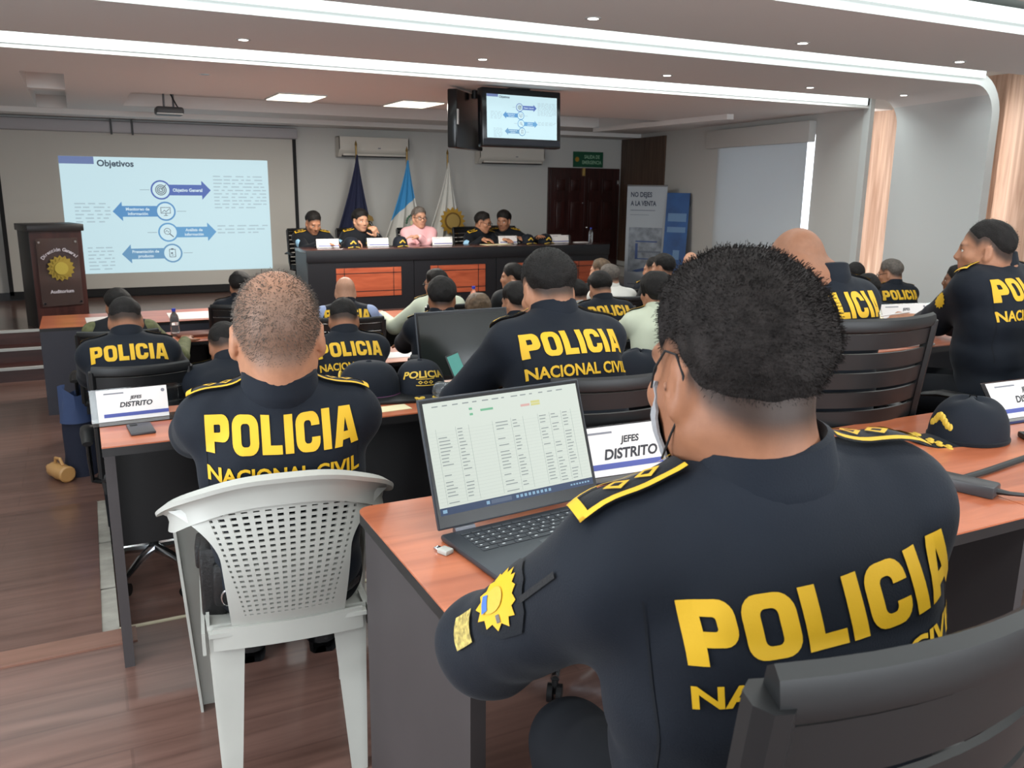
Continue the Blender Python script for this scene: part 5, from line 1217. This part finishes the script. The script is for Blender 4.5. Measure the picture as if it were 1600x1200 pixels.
on_arm(p0, .80, -78, 5, 'square_patch', rect2(.040, .040), mat('tan_patch', (176, 156, 84), .7, vary=(160, .55)), off=.004)
on_arm(p0, .40, -112, 25, 'zip', rect2(.007, .075), M_BLACKF, off=.0035, cell=.01)
on_arm(p0, .58, -112, 20, 'zip_pull', rect2(.009, .007), M_CHROME, off=.006)
# officer on the white chair
p1 = person('person', 'officer with cropped greying hair on the white plastic chair', (0.401, 2.055, 1.149), 11, 9, lean=-9, pitch=2, s=1.03, hs=1.27, vox=.006, hair='shaved', skin='tan', fat=.008, tz=0.03, th=0.92, seed=5, strands=9000, wrinkle=.0018, hands=((.32, 2.72, .79), (.62, 2.70, .79)), elbow_out=.9, foot=.08)
h = p1['hip']
m = MB(); T = frame_T(h-p1['r']*.185+A(0, 0, .06), tuple(p1['r']), (0, 0, 1)); m.rbox(-.03, .03, -.14, .05, -.05, .06, .012, T=T); m.rbox(-.04, -.0, -.02, .045, -.075, .02, .008, T=T); m.rbox(.0, .09, -.10, .015, .03, .09, .015, T=T); on_person(p1, m, 'belt_pouch', M_LEATHER)
m = MB(); T = frame_T(h-p1['r']*.15-p1['f']*.115+A(0, 0, .0), tuple(p1['r']), (0, 0, 1)); m.tube([tuple(T @ Vector((.014*math.cos(a), .02*math.sin(a), .0))) for a in np.linspace(.3, 5.4, 12)], .0025, 6); on_person(p1, m, 'key_clip', M_CHROME)
m = MB(); m.tube([tuple(h+(p1['r']*math.cos(a)*.185+p1['f']*math.sin(a)*.145)+A(0, 0, -.015)) for a in np.linspace(0, 2*math.pi, 33)[:-1]], .02, 8, True, flat=(1, .35), up=(0, 0, 1)); on_person(p1, m, 'belt', M_LEATHER)
# officer behind the dark laptop
p2 = person('person', 'officer with short black hair working at the dark screened laptop', (1.327, 2.400, 1.175), 2, 2, lean=20, pitch=24, s=1.03, hs=1.0, vox=.006, hair='short', skin='tan', fat=.012, th=0.88, neck=0.03, seed=8, strands=7000, wrinkle=.0018, hands=((1.24, 2.72, .80), (1.42, 2.72, .80)), elbow_out=1.0)
c2 = dup(proto, (1.32, 2.21, 0), 0, 'black slatted office chair right behind the open laptop, holding the officer at the dark screen', 'black office chairs', 1.0)
p3 = person('person', 'bald officer with bowed head on a black slatted chair', (2.261, 2.270, 1.212), 34, 4, lean=6, pitch=50, s=1.03, hs=1.28, vox=.0065, hair='bald', skin='brown', fat=.012, neck=-0.02, nx=0.1, tz=0.015, seed=9, wrinkle=.0018)
c3 = dup(proto, (2.31, 2.22, 0), R(-4), 'black slatted office chair with tall curved back holding the bald officer', 'black office chairs', 1.0); c3.scale = (1.05, 1.05, 1.10)
p4 = person('person', 'officer at the right edge looking left, holding a pen over the desk', (3.386, 2.350, 1.262), -36, -4, lean=10, pitch=2, s=1.1, hs=1.0, vox=.0065, hair='crop', skin='tan', fat=.015, neck=0.0, nx=0.06, seed=10, eyes=True, wrinkle=.0018, hands=((3.58, 2.76, .89), (3.75, 2.72, .86)), hand_dir=((-.5, .6, .1), None), palm=((.3, .2, -1), None), curl=.9, strands=3000)
seat_for(p4, 'black office chair with curved armrests under the officer looking left', -8)
m = MB(); w4 = p4['wr'][0]+p4['hd'][0]*.1; m.cyl(tuple(w4+A(.03, -.03, .03)), tuple(w4+A(-.09, .03, .01)), .004, n=8); tag(m.build('pen', M_PAPER), 'pale pen in the hand of the officer looking left', 'pen')
on_arm(p4, .45, -80, 10, 'sleeve_patch', poly2([(x*.9, y*1.2) for x, y in sun_poly(.036, 12, .8)]), M_YEL, off=.004, cell=.015)
# lower hall, third row
LOW = dict(floor=ZL, vox=.0085)
p5 = person('person', 'officer seen from behind at far left, bowed over a tablet', (0.166, 4.660, 0.820), 2, 0, lean=24, pitch=42, hair='crop', skin='brown', seed=11, hands=((.05, 5.22, .40), (.44, 5.30, .40)), fat=.01, s=1.02, hs=0.95, wrinkle=.001, **LOW)
c5 = seat_for(p5, 'black slatted office chair at far left, chrome star base showing under the desk', 0); c5.scale = (.86, 1, 1.12); c5.location.x += .03
p6 = person('person', 'officer bowed low at left, half hidden by the greying officer', (0.581, 4.250, 0.729), -8, 5, lean=32, pitch=44, hair='crop', skin='brown', seed=12, text=False, hands=((.5, 5.26, .40), (.8, 5.28, .40)), hs=0.95, **LOW)
seat_for(p6, 'black office chair hidden behind the greying officer', 5)
p7 = person('person', 'officer with both back text lines clear, left of the navy cap', (1.243, 4.530, 0.779), 14, 4, lean=24, pitch=42, hair='crop', skin='brown', seed=13, hands=((1.1, 5.26, .40), (1.42, 5.28, .40)), fat=.012, hs=0.95, wrinkle=.001, **LOW)
seat_for(p7, 'black office chair of the officer left of the navy cap', 4)
p8 = person('person', 'officer with dark hair whose head rises above the dark laptop', (1.897, 4.730, 0.849), 20, 14, lean=10, pitch=8, hair='full', skin='brown', seed=14, text=False, hands=((1.9, 5.5, .40), (2.2, 5.45, .40)), hs=0.95, **LOW)
seat_for(p8, 'black office chair behind the dark laptop', 12)
p9 = person('person', 'officer partly hidden left of the head of the officer at the dark laptop', (2.400, 4.750, 0.797), -16, 10, lean=16, pitch=12, hair='full', skin='tan', seed=15, hands=((2.4, 5.5, .40), (2.7, 5.5, .40)), hs=0.95, **LOW)
seat_for(p9, 'black office chair hidden beside the officer at the dark laptop', 8)
p16 = person('person', 'person with streaked brown hair, only the crown showing above the laptop', (2.662, 5.900, 0.576), 10, 8, lean=24, pitch=24, hair='long', hairm=M_HAIRL, skin='fair', hs=0.95, seed=16, text=False, coat=M_SUIT, ep=False, hands=((2.6, 6.3, .30), (2.9, 6.3, .30)), **LOW)
seat_for(p16, 'black office chair of the person with streaked hair', 8)
p10 = person('person', 'officer with gold shoulder braid seen from behind, right of centre', (3.385, 5.330, 0.776), 6, 6, lean=22, pitch=30, hair='full', skin='tan', seed=17, hands=((3.3, 5.95, .40), (3.7, 5.95, .40)), hs=0.95, **LOW)
seat_for(p10, 'black slatted office chair just right of the centre officer', 8)
p11 = person('person', 'person in a pale cream uniform shirt, left of the nearest head', (3.183, 4.370, 0.864), -8, 10, lean=12, pitch=8, hair='long', skin='tan', hs=0.95, seed=18, text=False, coat=M_CREAM, hands=((3.2, 5.1, .40), (3.5, 5.1, .40)), **LOW)
seat_for(p11, 'black slatted office chair with a see-through back near the cream shirt', 12, back=.02)
# front rows
p12 = person('person', 'black haired person in olive green sleeves at far left', (0.191, 6.450, 0.660), -4, 4, lean=24, pitch=34, hair='full', skin='brown', seed=19, text=False, coat=M_NAVYD, sleeve=M_OLIVE, ep=False, hands=((.2, 6.95, .39), (.62, 6.62, .36)), hs=0.95, **LOW)
seat_for(p12, 'black office chair of the person in olive sleeves', 4)
p13 = person('person', 'dark haired officer partly hidden by the greying head, near the projection screen', (1.157, 7.380, 0.662), 12, 8, lean=22, pitch=14, hair='full', skin='tan', hs=0.95, seed=20, text=False, hands=((1.1, 8.02, .38), (1.4, 8.02, .38)), **LOW)
seat_for(p13, 'black office chair whose grey top rail shows left of the greying head', 8)
p14 = person('person', 'bald officer with pale blue striped sleeves near the stage', (1.776, 6.400, 0.700), 14, 12, lean=22, pitch=24, hair='bald', skin='fair', hs=0.95, seed=21, sleeve=M_STRIPE, hands=((1.6, 7.0, .40), (2.2, 7.0, .40)), ep=False, **LOW)
seat_for(p14, 'black office chair with solid back beside the bald officer', 12)
p15 = person('person', 'man with glasses in a cream shirt before the second cherry panel', (2.630, 6.700, 0.697), -32, 0, lean=12, pitch=6, hair='full', skin='tan', hs=0.95, seed=22, text=False, coat=M_CREAM, hands=((2.28, 7.05, .40), (2.85, 7.28, .40)), **LOW); glasses(p15)
seat_for(p15, 'black office chair of the man in the cream shirt', 0)
p17 = person('person', 'man in a charcoal suit in profile before the third cherry panel', (3.426, 6.860, 0.709), -58, -10, lean=10, pitch=4, hair='full', skin='tan', hs=0.95, seed=23, text=False, coat=M_SUIT, ep=False, eyes=True, **LOW)
seat_for(p17, 'black office chair of the man in the charcoal suit', -5)
p18 = person('person', 'man in a white checked shirt leaning over beneath the fourth cherry panel', (4.350, 6.700, 0.690), -22, 18, lean=26, pitch=14, hair='short', hairm=M_HAIRG, skin='fair', hs=0.95, seed=24, text=False, coat=M_PLAID, ep=False, **LOW)
seat_for(p18, 'black office chair of the man in the checked shirt', 15)
p18b = person('person', 'brown haired man in front of the checked shirt, face to the left', (4.454, 7.020, 0.715), -40, 0, lean=12, pitch=6, hair='short', hairm=M_HAIRL, skin='fair', hs=0.95, seed=25, text=False, coat=M_SUIT, ep=False, **LOW)
seat_for(p18b, 'black office chair of the brown haired man', 0)
p19 = person('person', 'person in a grey patterned shirt left of the centre officer, hand raised', (3.640, 6.100, 0.629), -20, -5, lean=20, pitch=20, hair='full', skin='tan', hs=0.95, seed=26, text=False, coat=M_GREYP, ep=False, hands=((3.2, 6.2, .62), (3.35, 6.3, .45)), **LOW)
seat_for(p19, 'black office chair of the person in the grey patterned shirt', -5)
p20 = person('person', 'man in a dark suit with neat hair before the grey banner, facing left', (4.634, 6.270, 0.808), -34, 5, lean=8, pitch=4, hair='full', skin='tan', hs=0.95, seed=27, text=False, coat=M_SUIT, ep=False, eyes=True, **LOW)
seat_for(p20, 'black office chair of the suited man before the banner', 0)
p20b = person('person', 'officer with gold shoulder braid beside the suited man', (4.836, 6.680, 0.744), -40, 5, lean=8, pitch=6, hair='short', skin='tan', hs=0.95, seed=28, text=False, **LOW)
seat_for(p20b, 'black office chair beside the suited man', 0)
p21 = person('person', 'bald head glimpsed in front of the blue banner', (5.436, 6.890, 0.768), 30, 10, lean=20, pitch=24, hair='bald', skin='fair', hs=0.95, seed=29, text=False, **LOW)
seat_for(p21, 'black office chair below the blue banner', 5)
p22 = person('person', 'distant dark haired person left of the roller blind', (7.119, 7.780, 0.693), 10, 0, lean=10, pitch=10, hair='full', skin='tan', hs=0.95, seed=30, text=False, **LOW)
seat_for(p22, 'distant black office chair below the roller blind', 0)
p23 = person('person', 'officer with cropped hair beside the oak panel', (5.783, 5.150, 0.797), 30, 20, lean=14, pitch=16, hair='crop', skin='brown', hs=0.95, seed=31, text=False, **LOW)
seat_for(p23, 'black office chair below the oak panel', 15)
p24 = person('person', 'dark haired officer right behind the bald officer, part of the yellow lettering showing', (5.290, 4.580, 0.762), 20, 8, lean=18, pitch=22, hair='full', skin='brown', hs=0.95, seed=32, **LOW)
seat_for(p24, 'black office chair right behind the bald officer', 6)
p25 = person('person', 'officer in glasses turned left in front of the white wall leg', (6.268, 5.200, 0.803), -22, 14, lean=14, pitch=14, hair='short', hairm=M_HAIRG, skin='tan', hs=0.95, seed=33, eyes=True, **LOW); glasses(p25)
seat_for(p25, 'black office chair whose rail shows right of the officer in glasses', 10)
p26 = person('person', 'officer in profile just behind the shoulder of the officer looking left', (6.459, 4.700, 0.785), -38, -20, lean=8, pitch=2, hair='full', skin='dark', hs=0.95, seed=34, text=False, eyes=True, **LOW)
seat_for(p26, 'black office chair at right behind the officer looking left', -20)
# officials at the stage table
ST = dict(floor=0, vox=.0085, eyes=True, s=1.1, hs=1.14, text=False)
s1 = person('person', 'leftmost official at the stage table, in dark uniform, looking down', (2.680, 11.050, 1.022), 172, 178, lean=14, pitch=26, hair='short', skin='tan', seed=41, coat=M_NAVYD, patches=True, hands=((2.86, 10.68, .80), (2.72, 10.66, .80)), hand_dir=((-.9, -.3, 0), (.9, -.3, 0)), **ST)
seat_for(s1, 'black office chair at the left end of the stage table', 178, 0)
s2 = person('person', 'official holding a microphone at the stage table', (3.300, 11.050, 1.047), 168, 180, lean=10, pitch=6, hair='full', skin='fair', seed=42, coat=M_NAVYD, patches=True, hands=((3.44, 10.80, .86), (3.05, 10.68, .80)), hand_dir=((-.35, -.3, .6), (.8, -.4, 0)), palm=((-.6, .5, .5), None), curl=1.3, **ST)
m = MB(); c = s2['wr'][0]+s2['hd'][0]*.1; m.cyl(tuple(c+A(.05, -.02, -.08)), tuple(c+A(-.02, .07, .07)), .013, .016, 12); m.sphere(tuple(c+A(-.027, .08, .082)), .024, 12); tag(m.build('microphone', M_BLACKP), 'black microphone held up by the official at the stage table', 'microphone')
seat_for(s2, 'black office chair of the official with the microphone', 180, 0)
s3 = person('person', 'man in a pink shirt and glasses with folded arms at the stage table', (4.115, 11.050, 1.078), 178, 182, lean=4, pitch=2, hair='short', hairm=M_HAIRG, skin='fair', seed=43, coat=M_PINK, ep=False, hands=((4.00, 10.74, .84), (4.17, 10.75, .80)), hand_dir=((-.95, .1, .1), (.95, .1, .1)), fat=.012, **ST); glasses(s3)
seat_for(s3, 'black office chair of the man in pink', 182, 0)
s4 = person('person', 'official in glasses writing, turned to the colleague at the right', (5.047, 11.020, 1.009), 140, 168, lean=12, pitch=12, hair='short', skin='tan', seed=44, coat=M_NAVYD, patches=True, hands=((5.16, 10.66, .80), (4.86, 10.66, .80)), hand_dir=((.3, -.8, 0), (.5, -.6, 0)), **ST); glasses(s4)
seat_for(s4, 'black slatted office chair right of the sun flag', 168, 0)
s5 = person('person', 'rightmost official at the stage table, leaning in to a colleague', (5.475, 11.250, 1.022), 226, 200, lean=12, pitch=12, hair='full', skin='tan', seed=45, coat=M_NAVYD, patches=True, hands=((5.75, 10.7, .80), (5.42, 10.66, .80)), **ST)
seat_for(s5, 'black office chair of the rightmost official', 195, 0)
# ------------------------------------------------------------------ things on the desks
laptop('open grey laptop with a spreadsheet on the nearest desk', (.858, 1.638, .75), R(6), .44, .298, 110, screen=True)
laptop('dark screened laptop on the second desk', (1.31, 2.99, .75), R(3), .40, .275, 102, keys=True, hinge=False)
nameplate('white name sign beside the nearest officer and his laptop', (1.27, 1.81, .75), R(-2), [('JEFES', .72, .13), ('DISTRITO', .45, .2)], .36, .135, 20)
nameplate('white name sign on the desk corner at left', (.105, 2.93, .75), R(3), [('JEFES', .72, .10), ('DISTRITO', .52, .15)], .21, .105, 12)
nameplate('white name sign at the right edge beside the navy cap', (2.90, 1.74, .75), R(-2), [('JEFES', .75, .12), ('DISTRITO', .5, .18)], .36, .135, 35)
nameplate('white name sign behind the hand of the officer looking left', (3.95, 3.12, .80), R(-10), [('JEFES', .75, .12), ('COMISARIA', .5, .16)][:1], .30, .12, 30)
nameplate('white name sign between the third row officers', (2.36, 5.86, .33), R(-4), [], .34, .13, 30)
for x, y, l in ((2.73, 10.56, 'white name sign before the official looking down'), (3.38, 10.58, 'white name sign before the official with the microphone'), (4.26, 10.58, 'white name sign before the man in pink'), (5.22, 10.58, 'white name sign before the rightmost official'), (6.02, 10.55, 'front white name sign at the empty right end of the stage table'), (6.0, 10.72, 'rear white name sign at the empty right end of the stage table')):
    nameplate(l, (x, y, .74), 0, [], .28, .11, 12, 'name signs on the stage table')
cap('navy police cap with yellow wording and gold leaf peak on the second desk', (1.085, 2.93, .75), R(172), word='POLICIA', s=1.05)
cap('navy police cap with a purple band beside the greying officer', (.90, 2.96, .75), R(60), brim=False, band=mat('purple_band', (92, 44, 84), .7), s=1.15, squash=.95)
cap('navy police cap lying sideways on the right desk', (2.43, 1.66, .75), R(80), s=1.22, squash=.92)
cap('navy cap with gold leaf peak right of the officer at the dark laptop', (2.02, 2.86, .75), R(70), s=1.1, squash=.8)
cap('small dark cap beside the third row name sign', (2.20, 5.72, .33), R(170), gold=False, squash=.7)
for x, y, l in ((3.03, 10.58, 'gold trimmed cap between the left two officials'), (3.68, 10.6, 'gold trimmed cap left of the man in pink'), (5.54, 10.62, 'gold trimmed cap in front of the rightmost official'), (5.82, 10.62, 'gold trimmed cap right of the rightmost official')):
    cap(l, (x, y, .74), R(180), s=1.1)
bottle('clear bottle with a blue cap lying beside the worded cap', (1.10, 2.80, .785), 1.0, R(35))
bottle('water bottle with a blue cap on the front left desk', (.60, 7.1, .33), 1.05)
bottle('water bottle with a blue cap at centre near the suited man', (3.30, 7.42, .33), 1.2)
bottle('water bottle at the right end of the stage table', (6.55, 10.6, .74), 1.0)
sheets('tablet_cover', 'black tablet cover beside the greying officer', 'tablet', (.93, 2.86, .75), R(-12), .20, .14, .012, M_BLACKP)
sheets('note_paper', 'cream note paper under the black tablet cover', 'paper', (.90, 2.735, .75), R(4), .14, .07, .002, M_CREAMP)
ph = thing('phone', 'black phone on the left desk corner below the name sign', 'phone', (.115, 2.80, .75), R(4)); m = MB(); m.rbox(-.036, .036, -.06, .06, 0, .009, .004); m.build('case', mat('phone_grey', (58, 56, 60), .4), ph); m = MB(); m.rbox(-.028, -.006, .03, .052, .009, .011, .002); m.build('camera_bump', M_BLACKP, ph)
ph = thing('phone', 'phone with a teal screen held up beside the dark laptop', 'phone', (1.22, 2.80, .767), R(20)); T = frame_T((0, 0, .0), (1, .2, .1), (-.1, .45, .9)); m = MB(); m.rbox(-.038, .038, .0, .15, -.006, 0, .003, T=T); m.build('case', M_BLACKP, ph); m = MB(); m.box(-.034, .034, .006, .144, 0, .0008, T=T); m.build('screen', M_TEAL, ph)
sheets('paper_sheet', 'cream paper beside the gold leaf cap', 'paper', (2.1, 2.74, .75), R(-5), .3, .2, .002, M_CREAMP)
sheets('notebook', 'white open notebook under the elbow of the officer looking left', 'notebook', (3.44, 2.72, .80), R(-8), .20, .15, .012, M_PAPER)
sheets('paper_sheet', 'white paper in front of the sign of the officer looking left', 'paper', (3.78, 2.92, .80), R(-6), .28, .12, .002)
sheets('notebook', 'brown leather notebook on the front left desk', 'notebook', (.74, 7.08, .33), R(4), .28, .20, .022, mat('brown_leather', (110, 60, 44), .5))
sheets('paper_sheet', 'white sheets beside the bottle, far left of the front desk', 'paper', (.16, 8.2, .32), R(2), .36, .5, .003)
sheets('paper_sheet', 'long white sheets in the middle of the front left desk', 'paper', (1.1, 8.25, .32), R(-1), .9, .45, .003)
sheets('paper_sheet', 'white sheet right of the brown notebook', 'paper', (1.12, 7.06, .33), R(2), .36, .24, .002)
sheets('paper_sheet', 'white paper under the tablet at left', 'paper', (.66, 5.6, .33), R(8), .3, .3, .002)
ph = thing('tablet', 'bright tablet before the officer at far left', 'tablet', (.60, 5.46, .333), R(10)); m = MB(); m.rbox(-.12, .12, -.08, .08, 0, .008, .003); m.build('case', M_BLACKP, ph); m = MB(); m.box(-.11, .11, -.07, .07, .008, .0086); m.build('screen', mat('bright_screen', (206, 220, 226), emit=.6), ph)
sheets('paper_sheet', 'white paper on the third row desk at centre', 'paper', (2.0, 5.68, .33), R(-6), .3, .2, .002)
sheets('paper_sheet', 'writing paper under the hand of the official in glasses', 'paper', (5.0, 10.5, .74), R(5), .4, .2, .004, M_CREAMP)
sheets('paper_sheet', 'white folded paper left of the stage table bottle', 'paper', (6.36, 10.56, .74), R(3), .2, .1, .01)
pd_ = thing('keyboard_dock', 'small grey stick on the right desk edge beside the cap', 'phone', (2.60, 1.50, .75), R(-30)); m = MB(); m.rbox(-.06, .06, -.09, .09, 0, .018, .005); m.build('case', M_BLACKP, pd_); m = MB(); m.rbox(-.05, .05, -.08, .08, .018, .0185, .0004, 1); m.build('screen', mat('phone_glass', (40, 42, 46), .1), pd_)
pd_.name = 'phone'; pd_['label'] = 'black phone at the right edge beside the cap lying sideways'
us = thing('usb_receiver', 'small silver connector at the left corner of the open laptop', 'usb stick', (.628, 1.545, .75), R(25)); m = MB(); m.rbox(-.012, .012, -.008, .02, 0, .011, .003); m.build('shell', M_WHITEP, us); m = MB(); m.rbox(-.007, .007, .02, .034, .003, .008, .001); m.build('plug', M_CHROME, us)
ad = thing('power_adapter', 'black laptop power adapter with cables on the right desk', 'power adapter', (1.985, 1.345, .75), R(20)); m = MB(); m.rbox(-.032, .032, -.075, .075, 0, .032, .006); m.build('brick', mat('adapter_grey', (52, 52, 55), .4), ad)
m = MB(); m.tube([(0, -.07, .016), (.01, -.10, .014), (.05, -.15, .01), (.12, -.19, .007), (.25, -.2, .007)], [.009, .006, .005, .005, .005], 8); m.tube([(0, .072, .016), (-.02, .1, .012), (-.1, .13, .008), (-.22, .12, .007)], .004, 8); m.tube([(.03, .03, .012), (.16, .0, .01), (.4, -.05, .01)], .009, 8, flat=(1, .5)); m.build('cable', M_BLACKP, ad)
# bag and bottle on the ramp at the left
rz = lambda y: (y-2.98)/2.62*ZL
bg = thing('bag', 'blue cloth over a navy bag standing by the left desk', 'bag', (-.13, 6.2, ZL)); bg.scale = (.85, .85, .92); m = MB()
m.sheet(lambda u, v: ((.13-.03*v)*math.cos(u)*(1+.1*math.sin(3*u+4*v)), (.10-.03*v)*math.sin(u), .42*v), np.linspace(0, 2*math.pi, 25), np.linspace(0, 1, 10)); m.build('bag_body', mat('bag_navy', (26, 32, 52), .8, bump=(30, .4)), bg)
m = MB(); m.sheet(lambda u, v: ((.12+.03*math.sin(5*u)*v-.03*v)*math.cos(u), (.10+.03*math.cos(4*u)*v-.03*v)*math.sin(u), .40+.24*v+.04*v*math.sin(2*u+1)), np.linspace(0, 2*math.pi, 33), np.linspace(0, 1, 10)); m.build('blue_cloth', mat('blue_cloth', (60, 78, 118), .75, bump=(25, .5)), bg)
jb = thing('juice_bottle', 'amber plastic bottle lying on the aisle floor beside the bag', 'bottle', (-.26, 6.13, ZL+.056)); M_AMB = mat('amber_plastic', (226, 176, 112), .3, trans=.35)
m = MB(); T = frame_T((0, 0, 0), (0, 0, 1), (.45, .9, 0)); T = Matrix.Translation((0, 0, 0)) @ Matrix(((.89, .0, -.45, 0), (.45, .0, .89, 0), (0, 1, 0, 0), (0, 0, 0, 1)))
m.lathe([(.0, -.11), (.045, -.11), (.055, -.1), (.05, -.06), (.055, -.02), (.05, .04), (.05, .08), (.03, .12), (.02, .13), (.02, .15), (0, .15)], 24, T=T, cap=False); m.build('bottle_body', M_AMB, jb)
m = MB(); m.tube([tuple(T @ Vector(q)) for q in ((0, .045, .05), (0, .085, .04), (0, .09, -.02), (0, .05, -.05))], .01, 8); m.build('handle', M_AMB, jb)
